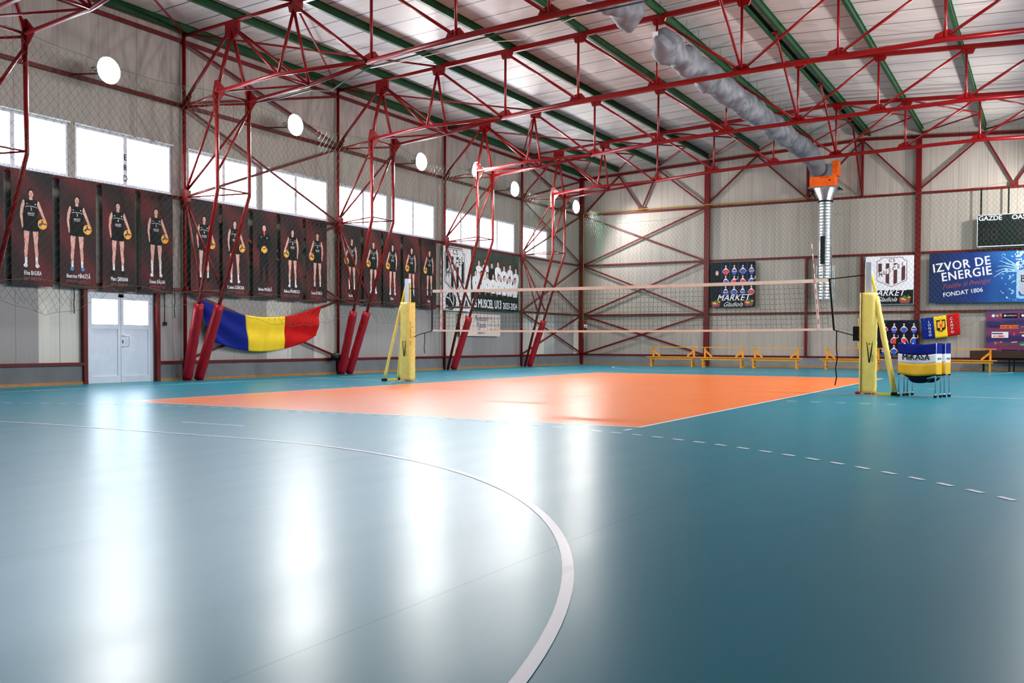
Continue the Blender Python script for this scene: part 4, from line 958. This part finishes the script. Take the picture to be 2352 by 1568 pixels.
# posts
def net_post(x, s, label):
    """s = direction away from the court"""
    t = empty('net_post', (x, NY, 0), label, 'net post', 'padded net posts')
    o = (0, 0, 0)
    MB().prism([(-0.05, -0.06), (0.05, -0.06), (0.06, -0.05), (0.06, 0.05), (0.05, 0.06), (-0.05, 0.06), (-0.06, 0.05), (-0.06, -0.05)], 'z', 0, 2.56).build('post', M['alu'], t)
    MB().box2((-0.065*s-0.012, -0.02, 1.9), (-0.065*s+0.012, 0.02, 2.45)).build('guide_rail', M['yellow_steel'], t)
    # pad: rounded square wrap with soft wrinkles
    b = MB(); n = 24; rows = 30
    def ring(z, k):
        t_ = 2*PI*k/n; c, s_ = math.cos(t_), math.sin(t_); p = 4.5; r = (abs(c)**p+abs(s_)**p)**(-1/p)*0.155
        r += 0.0035*math.sin(z*38+k*0.9)+0.002*math.sin(z*17-k)
        return (r*c-0.0, r*s_, z)
    for j in range(rows+1):
        z = 0.03+1.94*j/rows
        for k in range(n): b.v.append(ring(z, k))
    for j in range(rows):
        for k in range(n): b.f.append((j*n+k, j*n+(k+1) % n, (j+1)*n+(k+1) % n, (j+1)*n+k))
    b.f.append(tuple(rows*n+k for k in range(n))); b.f.append(tuple(range(n))[::-1])
    pad = b.build('padding', M['yellow'], t, smooth=True)
    # overlap flap with black edge and closure tabs, on the camera side facing the net
    xf = -s*0.10
    if s > 0: MB().box2((xf-0.006, -0.168, 0.05), (xf+0.006, -0.156, 1.98)).build('flap_edge', M['black'], pad)
    for z in (1.36, 1.22, 1.08, 0.9): MB().box2((-s*0.16-0.02, -0.10, z), (-s*0.16+0.02, 0.05, z+0.12)).build('closure_tab', M['yellow'], pad)
    if s > 0: MB().box2((-0.27, -0.11, 1.04), (-0.16, 0.03, 1.32)).build('winch_box', M['black'], t)
    # V mark of the maker: two strokes and a dot
    A = Art(lambda u, v, d: (u, -0.158-d, v)); c = 0.0 if s < 0 else 0.05
    A.poly('navy', [(c-0.055, 1.02), (c-0.045, 1.02), (c-0.012, 0.80), (c+0.004, 0.62), (c-0.012, 0.62), (c-0.035, 0.84)], 0.004)
    A.poly('navy', [(c+0.065, 1.05), (c+0.05, 1.0), (c+0.018, 0.80), (c-0.004, 0.62), (c+0.012, 0.62), (c+0.045, 0.82)], 0.005); A.ell('navy', c, 0.98, 0.012, 0.014, 0.004, 10)
    A.text('navy', 'SCHELDE'[:0]+'SPORT', c+0.075, 0.64, 0.05, 0.004, 0.0, ang=PI/2, align='LEFT')
    A.build(pad, {'navy': 'maker_mark'}, (0, 0, 0))
    # two stays down to a floor bar
    for yy, xx in (((-0.30, 0.50), (0.42, 0.62)) if s < 0 else ((-0.17, 0.52),)):
        a = Vector((0.02*s, -0.02, 2.50)); c = Vector((xx*s, yy, 0.06)); mid = a.lerp(c, 0.25)
        st = MB().tube(a, mid, 0.022, 10).build('stay_rod', M['yellow_steel'], t, smooth=True)
        w = 0.055 if s > 0 else 0.036
        pts = [mid.lerp(c, k/12)+Vector((0.003*math.sin(k*2), 0.004*math.cos(k*3), 0)) for k in range(13)]
        MB().path(pts, [w*(1+0.05*math.sin(k*2.6)) for k in range(13)], 12).build('stay_padding', M['yellow'], t, smooth=True)
        MB().box((xx*s, yy, 0.03), (0.12, 0.08, 0.06)).build('stay_foot', M['black'], t)
    MB().bar(*(((-0.50, -0.30, 0.03), (-0.62, 0.42, 0.03)) if s < 0 else ((0.10, -0.03, 0.02), (0.52, -0.17, 0.02))), 0.05, 0.04).build('floor_bar', M['yellow_steel'], t)
    b = MB(); b.prism([(0.27*math.cos(2*PI*k/28), 0.27*math.sin(2*PI*k/28)) for k in range(28)], 'z', 0.001, 0.006); b.build('floor_plate', M['cover'], t)
    if s > 0: MB().ball((-0.17, -0.10, 0.03), (0.06, 0.05, 0.03)).build('red_cap', M['pad'], t, smooth=True)
    return t
M['cover'] = plain('pinkish_floor_cover', srgb(190, 150, 160), 0.4)
net_post(-1.02, -1, 'yellow padded net post at the far left side of the court, with two thin stays')
net_post(10.03, 1, 'yellow padded net post beside the ball carts, with one thick padded stay')

# ---------------------------------------------------------------- ball carts
def cart(x, y, rz, label, txt=True):
    t = empty('ball_cart', (x, y, 0), label, 'ball cart', 'folded ball carts', rz)
    W, D = 0.355, 0.10
    for sx in (-1, 1):
        for sy in (-1, 1):
            lg = MB().tube((sx*W, sy*D, 0.07), (sx*W, sy*D, 1.0), 0.014, 8).build('leg', M['alu'], t, smooth=True)
            MB().path([(sx*W, sy*D-0.012, 0.03), (sx*W, sy*D+0.012, 0.03)], 0.03, 14).build('castor_wheel', M['black'], lg)
            MB().ball((sx*W, sy*D, 0.055), (0.022, 0.026, 0.024), 10, 6).build('castor_cap', M['steel'], lg, smooth=True)
            MB().ball((sx*W, sy*D, 0.42), (0.024, 0.024, 0.018), 10, 6).build('leg_clamp', M['black'], lg, smooth=True)
    for sy in (-1, 1):
        MB().tube((-W, sy*D, 0.40), (0, sy*D*0.2, 0.30), 0.010, 6).build('cross_strut', M['alu'], t, smooth=True)
        MB().tube((W, sy*D, 0.40), (0, sy*D*0.2, 0.30), 0.010, 6).build('cross_strut', M['alu'], t, smooth=True)
    # fabric bag: front and back sheets, sides, sagging belly
    def front(u, v, s=-1):
        x_ = (-W-0.012)+(2*W+0.024)*u; sag = 0.03*4*u*(1-u)
        z = 1.0-0.57*v-sag*(1 if v < 0.98 else 1.2); y_ = s*(D+0.014)+0.012*math.sin(u*9+v*6)*u*(1-u)*4
        return (x_, y_, z)
    bands = (('blue', 'blue_panel', 0.0, 0.34), ('white_print', 'white_panel', 0.34, 0.62), ('mustard', 'yellow_panel', 0.62, 1.0))
    for k, nm, a, b_ in bands:
        MB().grid(lambda u, v: front(u, a+(b_-a)*v), 16, 5).build(nm, M[k], t, smooth=True, solid=0.004)
        MB().grid(lambda u, v: front(u, a+(b_-a)*v, 1), 16, 5).build(nm, M[k], t, smooth=True, solid=0.004)
        for sx in (-1, 1): MB().grid(lambda u, v: (sx*(W+0.014), -D+2*D*u, 1.0-0.57*(a+(b_-a)*v)), 4, 4).build(nm, M[k], t, solid=0.004)
    b = MB(); nb = 16
    for sgn in (-1, 1):
        b.grid(lambda u, v: ((-W+2*W*u)*(0.92-0.16*v), sgn*D*(0.85-0.5*v*v), 0.43-v*0.17*(1-abs(2*u-1)**3)), nb, 5)
    b.grid(lambda u, v: ((-W+2*W*u)*0.76, (2*v-1)*D*0.35, 0.43-0.17*(1-abs(2*u-1)**3)), nb, 2)
    b.build('bag_bottom', M['navy'], t, smooth=True, solid=0.004)
    A = Art(lambda u, v, d: (u, -(D+0.020)-d, v))
    A.text('kit', 'MiKASA', -0.01, 0.69, 0.155, 0.016, 0.030, sx=0.95, space=1.06); A.build(t, {'kit': 'lettering'}, (0, 0, 0))
    A = Art(lambda u, v, d: (W+0.02+d, u, v)); A.text('kit', 'MiKASA', 0.0, 0.70, 0.05, 0.002, 0.01, sx=0.8); A.build(t, {'kit': 'lettering'}, (0, 0, 0))
    return t
M['mustard'] = plain('mustard_cloth', srgb(240, 178, 8), 0.6, 0, 0.08, 5)
rz = -0.36
cx, cy = 11.02, 8.56
cart(cx, cy, rz, 'front one of the blue, white and yellow ball carts beside the right net post')
cart(cx+0.115, cy+0.33, rz+0.03, 'rear ball cart, mostly hidden behind the front one')

# ---------------------------------------------------------------- benches
def bench(x0, x1, y, label):
    L = x1-x0; t = empty('bench', ((x0+x1)/2, y, 0), label, 'bench', 'yellow wooden benches along the back wall'); h = L/2
    MB().box2((-h, -0.15, 0.385), (h, 0.15, 0.42)).build('seat', M['oak'], t, bevel=0.006)
    MB().box2((-h+0.12, -0.11, 0.30), (h-0.12, -0.08, 0.385)).build('apron', M['oak'], t)
    for s in (-1, 1):
        for yy in (-0.10, 0.14): MB().box2((s*(h-0.22)-0.03, yy-0.03, 0), (s*(h-0.22)+0.03, yy+0.03, 0.385)).build('leg', M['oak'], t)
        MB().box2((s*(h-0.22)-0.03, -0.09, 0.10), (s*(h-0.22)+0.03, 0.13, 0.15)).build('foot_rail', M['oak'], t)
        MB().box2((s*(h-0.22)-0.035, 0.15, 0.36), (s*(h-0.22)+0.035, 0.20, 0.80)).build('back_post', M['oak'], t)
        MB().bar((s*(h-0.24), 0.17, 0.68), (s*(h-0.52), 0.17, 0.43), 0.03, 0.07).build('back_brace', M['oak'], t)
    MB().box2((-h+0.03, 0.13, 0.80), (h-0.03, 0.24, 0.835)).build('back_rail', M['oak'], t, bevel=0.004)
    return t
bench(-2.02, 0.24, 27.35, 'leftmost yellow bench, standing left of the first red post of the back wall')
bench(0.36, 2.40, 27.1, 'yellow bench under the banner with small players and MARKET lettering')
bench(2.46, 4.62, 27.1, 'third yellow bench from the left, touching the bench under the MARKET banner')
bench(5.32, 7.66, 27.0, 'yellow bench seen left of and behind the right net post')
bench(8.80, 11.48, 27.2, 'rightmost yellow bench, seen right of the ball carts')
# dark desk at the right edge
t = empty('dark_desk', (12.0, 28.1, 0), 'dark brown table with black legs behind the rightmost bench, cut off by the picture edge', 'table')
MB().box2((-1.45, -0.30, 0.72), (1.4, 0.30, 0.76)).build('table_top', M['darkwood'], t)
MB().box2((-1.45, -0.30, 0.50), (1.4, -0.27, 0.72)).build('front_panel', M['darkwood'], t)
for x in (-1.0, -0.15, 0.0, 1.3):
    for y in (-0.24, 0.24): MB().box2((x-0.02, y-0.02, 0), (x+0.02, y+0.02, 0.5 if y < 0 else 0.72)).build('leg', M['black'], t)
MB().box2((-1.0, -0.25, 0.30), (1.3, 0.10, 0.34)).build('shelf', M['black'], t)

# ---------------------------------------------------------------- heater, flue, textile ducts
t = empty('air_heater', (5.15, 28.2, 7.1), 'orange air heater on the back wall with a round metal duct running down from it', 'heater'); off = (5.15, 28.2, 7.1)
MB().box2((4.62, 27.95, 7.22), (5.62, 28.45, 7.62)).build('lower_casing', M['orange'], t, off=off, bevel=0.01)
MB().box2((5.48, 27.98, 7.62), (5.72, 28.45, 8.20)).build('side_casing', M['orange'], t, off=off, bevel=0.01)
MB().box2((4.62, 28.0, 7.62), (5.48, 28.45, 8.10)).build('upper_casing', M['steel'], t, off=off)
MB().box2((4.56, 27.92, 7.17), (5.66, 28.47, 7.22)).build('bottom_flange', M['steel'], t, off=off)
A = Art(on_back(27.95)); A.text('hair', 'TECNOCLIMA', 5.2, 7.55, 0.06, 0.004); A.ell('black', 5.4, 7.45, 0.04, 0.03, 0.004, 10); A.build(t, {'hair': 'lettering', 'black': 'control_window'}, off)
MB().bar((4.55, 28.5, 7.2), (4.75, 28.5, 6.85), 0.04).build('support_bracket', M['black'], t, off=off); MB().bar((5.8, 28.5, 7.1), (5.62, 28.5, 7.25), 0.04).build('support_bracket', M['black'], t, off=off)
MB().box2((4.56, 28.44, 7.16), (5.7, 28.78, 7.2)).build('support_bracket', M['black'], t, off=off)
# galvanised return duct
b = MB(); n = 20; rows = [(7.17, 0.42, 1), (6.72, 0.27, 0), (6.66, 0.27, 0)]
for z, r, sq in rows:
    for k in range(n):
        a = 2*PI*k/n; c, s_ = math.cos(a), math.sin(a); p = 8 if sq else 2; rr = r*(abs(c)**p+abs(s_)**p)**(-1/p); b.v.append((5.2+rr*c*(1.1 if sq else 1), 28.2+rr*s_*(0.6 if sq else 1), z))
for j in range(2):
    for k in range(n): b.f.append((j*n+k, j*n+(k+1) % n, (j+1)*n+(k+1) % n, (j+1)*n+k))
b.build('funnel', M['steel'], t, off=off, smooth=True)
MB().path([(5.2, 28.2, 6.68), (5.2, 28.2, 6.60)], 0.29, 24).build('joint_band', M['black'], t, off=off)
pts, rr = [], []
z = 6.62
while z > 2.74: pts.append((5.2, 28.2, z)); rr.append(0.262+0.008*(len(pts) % 2)); z -= 0.06
MB().path(pts, rr, 28).build('round_duct', M['steel'], t, off=off, smooth=False)
g = MB().box2((5.08, 27.90, 4.15), (5.26, 27.96, 5.25)).build('grille', M['black'], t, off=off)
b = MB()
for k in range(16):
    a = 2*PI*k/16; b.tube((5.2+0.38*math.cos(a), 28.2+0.38*math.sin(a), 2.70), (5.2+0.38*math.cos(a), 28.2+0.38*math.sin(a), 4.1), 0.007, 4)
for z in (2.70, 3.2, 3.7, 4.1): b.path([(5.2+0.38*math.cos(2*PI*k/20), 28.2+0.38*math.sin(2*PI*k/20), z) for k in range(20)], 0.007, 4, closed=True)
b.build('wire_cage', M['steel'], t, off=off)
MB().box2((5.1, 28.45, 3.2), (5.3, 28.8, 3.26)).build('wall_bracket', M['steel'], t, off=off); MB().box2((5.1, 28.4, 6.2), (5.3, 28.8, 6.26)).build('wall_bracket', M['steel'], t, off=off)
# textile duct
M['textile'] = plain('grey_duct_fabric', srgb(100, 101, 108), 0.6, 0.1, 0.12, 3, 0.2)
def textile(y0, y1, x0, x1, label, end=None, label_patch=False):
    zc = 8.28
    t = empty('textile_duct', (x0, y0, zc), label, 'air duct', 'grey textile ducts under the roof'); off = (x0, y0, zc)
    b = MB(); n = 28; rows = int((y1-y0)/0.07); tri = lambda q: abs((q % 1.0)-0.5)*2
    rnd = random.Random(int(y0*10)+5); ph = [rnd.random()*6 for _ in range(8)]
    for j in range(rows+1):
        f = j/rows; y = y0+(y1-y0)*f; x = x0+(x1-x0)*f
        tp = min(1, 0.16+j*0.14)
        near = max(0.0, 1-(y1-y)/1.6) if end else 0
        for k in range(n):
            a = 2*PI*k/n; c, s_ = math.cos(a), math.sin(a)
            rx = 0.31*(1+0.08*math.sin(y*2.3+ph[0]))*(1-near)+0.33*near; rz_ = 0.40*(1+0.06*math.sin(y*1.7+ph[1]))*(1-near)+0.33*near
            w = (0.075*tri(y*0.62+a*0.32+ph[2])+0.06*tri(y*0.95-a*0.5+ph[3])+0.035*tri(y*2.3+a*0.8+ph[4])+0.02*tri(y*3.7-a*1.1+ph[5])-0.09)*(1-near)
            sg = (-0.07*abs(math.sin((y-y0-0.2)*PI/0.9))*max(0, s_)+0.08*tri((y-y0)/1.35)*max(0, -s_))*(1-near)
            b.v.append((x+(rx+w)*c*tp, y, zc+(rz_+w)*s_*tp+sg+ (0.06*(1-tp) if s_ > 0 else 0) - near*near*0.35))
    for j in range(rows):
        for k in range(n): b.f.append((j*n+k, j*n+(k+1) % n, (j+1)*n+(k+1) % n, (j+1)*n+k))
    b.f.append(tuple(range(n))[::-1]); b.f.append(tuple(rows*n+k for k in range(n)))
    b.build('fabric_tube', M['textile'], t, off=off, smooth=True)
    y = y0+0.2; i = 0
    while y < y1-0.3 and i < 30:
        MB().tube((x0+(x1-x0)*(y-y0)/(y1-y0), y, zc+0.36), (x0+(x1-x0)*(y-y0)/(y1-y0), y, roof_z(x0)), 0.004, 4).build('hanger_wire', M['black'], t, off=off); y += 0.9; i += 1
    if label_patch: MB().box((x0-0.05, y0+0.02, zc+0.12), (0.14, 0.012, 0.14)).build('label_patch', M['white_print'], t, off=off)
textile(11.2, 27.84, 4.72, 4.95, 'long crumpled grey textile duct leading to the orange heater', end=True, label_patch=True)
textile(-11.5, 9.3, 4.9, 4.86, 'short visible end of a grey textile duct at the top edge of the picture')

# gas pipe along the back wall
t = empty('gas_pipe', (-5.7, 28.7, 0.5), 'thin yellow gas pipe rising in the back left corner and running along the high rail', 'pipe'); off = (-5.7, 28.7, 0.5)
MB().path([(-5.72, 28.66, 1.2), (-5.72, 28.66, 6.86), (-5.66, 28.66, 6.92), (4.5, 28.66, 6.92)], 0.018, 8).build('pipe_run', M['gaspipe'], t, off=off, smooth=True)
MB().path([(-5.72, 28.66, 2.0), (-5.72, 28.71, 2.0)], 0.012, 6).build('pipe_clip', M['black'], t, off=off)
# fire extinguisher
t = empty('fire_extinguisher', (-5.55, 28.55, 1.5), 'small red fire extinguisher hanging in the corner of the two walls', 'fire extinguisher'); off = (-5.55, 28.55, 1.5)
MB().path([(-5.55, 28.55, 1.52), (-5.55, 28.55, 1.54), (-5.55, 28.55, 1.92), (-5.55, 28.55, 1.98), (-5.55, 28.55, 2.02)], [0.06, 0.075, 0.075, 0.05, 0.025], 16).build('cylinder', M['pad'], t, off=off, smooth=True)
MB().path([(-5.55, 28.55, 1.66), (-5.55, 28.55, 1.82)], 0.077, 16).build('label', M['white_print'], t, off=off, smooth=True)
MB().box((-5.55, 28.55, 2.05), (0.03, 0.10, 0.05)).build('valve', M['black'], t, off=off)
MB().path([(-5.55, 28.50, 2.05), (-5.50, 28.45, 1.9), (-5.50, 28.45, 1.6)], 0.010, 6).build('hose', M['black'], t, off=off, smooth=True)
MB().bar((-5.55, 28.6, 1.95), (-5.60, 28.75, 1.95), 0.03).build('hook', M['black'], t, off=off)

# hanging cords by the door, bag behind the padded foot, roof cables
o = MB().path([(XL+0.06, 5.72, 2.24), (XL+0.06, 5.72, 1.55), (XL+0.06, 5.72, 1.42)], 0.012, 6).box((XL+0.06, 5.74, 1.40), (0.05, 0.07, 0.09)).build('light_switch_cord', M['cable']); tag(o, 'black cable ending in a small switch right of the door', 'cable')
o = MB().path([(XL+0.06, 3.30, 2.24), (XL+0.065, 3.31, 2.0), (XL+0.06, 3.30, 1.8), (XL+0.06, 3.31, 1.58)], 0.011, 6).build('hanging_cord', M['cable']); tag(o, 'dark cord hanging on the wall left of the door', 'cord')
o = MB().path([(XL+0.06, 6.02, 2.24), (XL+0.065, 6.03, 1.95), (XL+0.055, 6.01, 1.8), (XL+0.06, 6.03, 1.55)], 0.010, 6).build('hanging_cord', M['cable']); tag(o, 'dark cord hanging on the wall left of the first padded frame', 'cord')
b = MB(); b.ball((0, 0, 0.09), (0.14, 0.20, 0.12), 16, 10)
o = b.build('black_bag', M['black'], smooth=True); o.location = (-5.66, 11.68, 0.44); tag(o, 'small black bundle on the low wall ledge left of the second padded frame', 'bag')
Yc = FRAME_Y[1]
o = MB().path([(-4.15, Yc+0.56, 6.80), (-3.2, Yc+0.56, 6.82), (-2.25, Yc+0.56, 6.90), (-1.6, Yc+0.5, 6.78), (-0.9, Yc+0.2, 6.85), (-0.1, Yc+0.09, 7.02), (2.2, Yc+0.08, 7.18), (4.4, Yc+0.08, 7.30), (6.5, Yc+0.08, 7.36)], 0.016, 6).build('roof_cable', M['cable'], smooth=True); tag(o, 'black cable strapped along the lower tube of the second visible roof frame', 'cable')
o = MB().path([(-0.1, Yc+0.10, 7.00), (1.0, Yc+0.12, 7.04), (2.2, Yc+0.10, 7.10), (3.1, Yc+0.16, 7.12), (3.7, Yc+0.2, 7.08), (4.4, Yc+0.14, 7.22), (5.0, Yc+0.1, 7.32)], 0.008, 6).build('roof_cable', M['tape'], smooth=True); tag(o, 'thin pale cable sagging under the lower tube of the second visible roof frame', 'cable')

# ---------------------------------------------------------------- green protective nets
def diamond(name, mp, u0, u1, ztopf, zbotf, label, pitch=0.150, r=0.0027, step=0.12, ripple=0.03):
    t = empty(name, mp(u0, 2.2), label, 'protective net'); off = tuple(mp(u0, 2.2))
    b = MB(); dz = pitch*math.sqrt(2)
    rnd = random.Random(5)
    L = u1-u0; zmin, zmax = 1.2, 7.2
    for fam in (1, -1):
        c = -(zmax-zmin)-1
        while c < L+(zmax-zmin)+1:
            cur = []
            ss = 0.0
            while ss <= (zmax-zmin):
                u = u0+c+fam*0.8*ss; z = zmax-ss
                ok = u0 <= u <= u1 and zbotf(u) <= z <= ztopf(u)
                if ok:
                    p = Vector(mp(u, z)); cur.append(p)
                if (not ok or ss+step > (zmax-zmin)) and len(cur) > 1:
                    b.path(cur, r, 3, cap=False); cur = []
                elif not ok: cur = []
                ss += step
            c += dz*0.8
    b.build('mesh', M['netgreen'], t, off=off)
    n = int(L/0.25)
    b2 = MB(); b2.path([mp(u0+L*i/n, ztopf(u0+L*i/n)) for i in range(n+1)], 0.0045, 5, cap=False).build('top_rope', M['netgreen'], t, off=off)
    MB().path([mp(u0+L*i/n, zbotf(u0+L*i/n)) for i in range(n+1)], 0.004, 5, cap=False).build('bottom_rope', M['netgreen'], t, off=off)
    MB().path([mp(u0+L*i/n, 2.16-0.05*math.sin(i*0.7)) for i in range(n+1)], 0.0045, 5, cap=False).build('tie_rope', M['netgreen'], t, off=off)
    return t
def lt(y):
    for a, b_ in zip(FRAME_Y, FRAME_Y[1:]+[28.9]):
        if a <= y <= b_: f = (y-a)/(b_-a); return 6.90-0.22*4*f*(1-f)
    return 6.8
def lbt(y):
    for i, (a, b_) in enumerate(zip(FRAME_Y, FRAME_Y[1:]+[28.9])):
        if a <= y <= b_:
            f = (y-a)/(b_-a); k = 2 if i not in (1, 3) else 1
            g = (f*k) % 1.0; return 2.18-(0.72 if i != 1 else 0.85)*(4*g*(1-g))**0.7*(0.9 if int(f*k) == 0 else 0.55)
    return 2.1
def mpl(u, z):
    x = -4.12 if z > 4.6 else -4.12-(4.6-z)/2.4*0.72
    x = max(x, -4.95)
    w = 0.0 if z > 2.3 else (2.3-z)
    return (x-0.04*math.sin(u*1.9+z)-0.02*math.sin(u*5.3-z*3)-0.05*w*math.sin(u*9), u+0.10*w*math.sin(u*6.3+z*7), z+0.05*w*math.sin(u*8+z*5))
diamond('protective_net', mpl, 0.0, 27.5, lt, lbt, 'green protective net hanging along the window wall in front of the posters')
def bt(x): f = ((x+5.6)/5.8) % 1.0; return (6.42 if x < 0.1 else 6.85)-0.2*4*f*(1-f)
def bbt(x): g = ((x+4.4)/3.1) % 1.0; return 2.18-0.66*(4*g*(1-g))**0.7
def mpb(u, z): return (u+(0 if z > 2.3 else (2.3-z)*0.10*math.sin(u*6.1+z*7)), 27.70-0.05*math.sin(u*2.1+z)-0.03*math.sin(u*4.7-z*2), z)
diamond('protective_net', mpb, -4.7, 13.6, bt, bbt, 'green protective net hanging in front of the back wall')
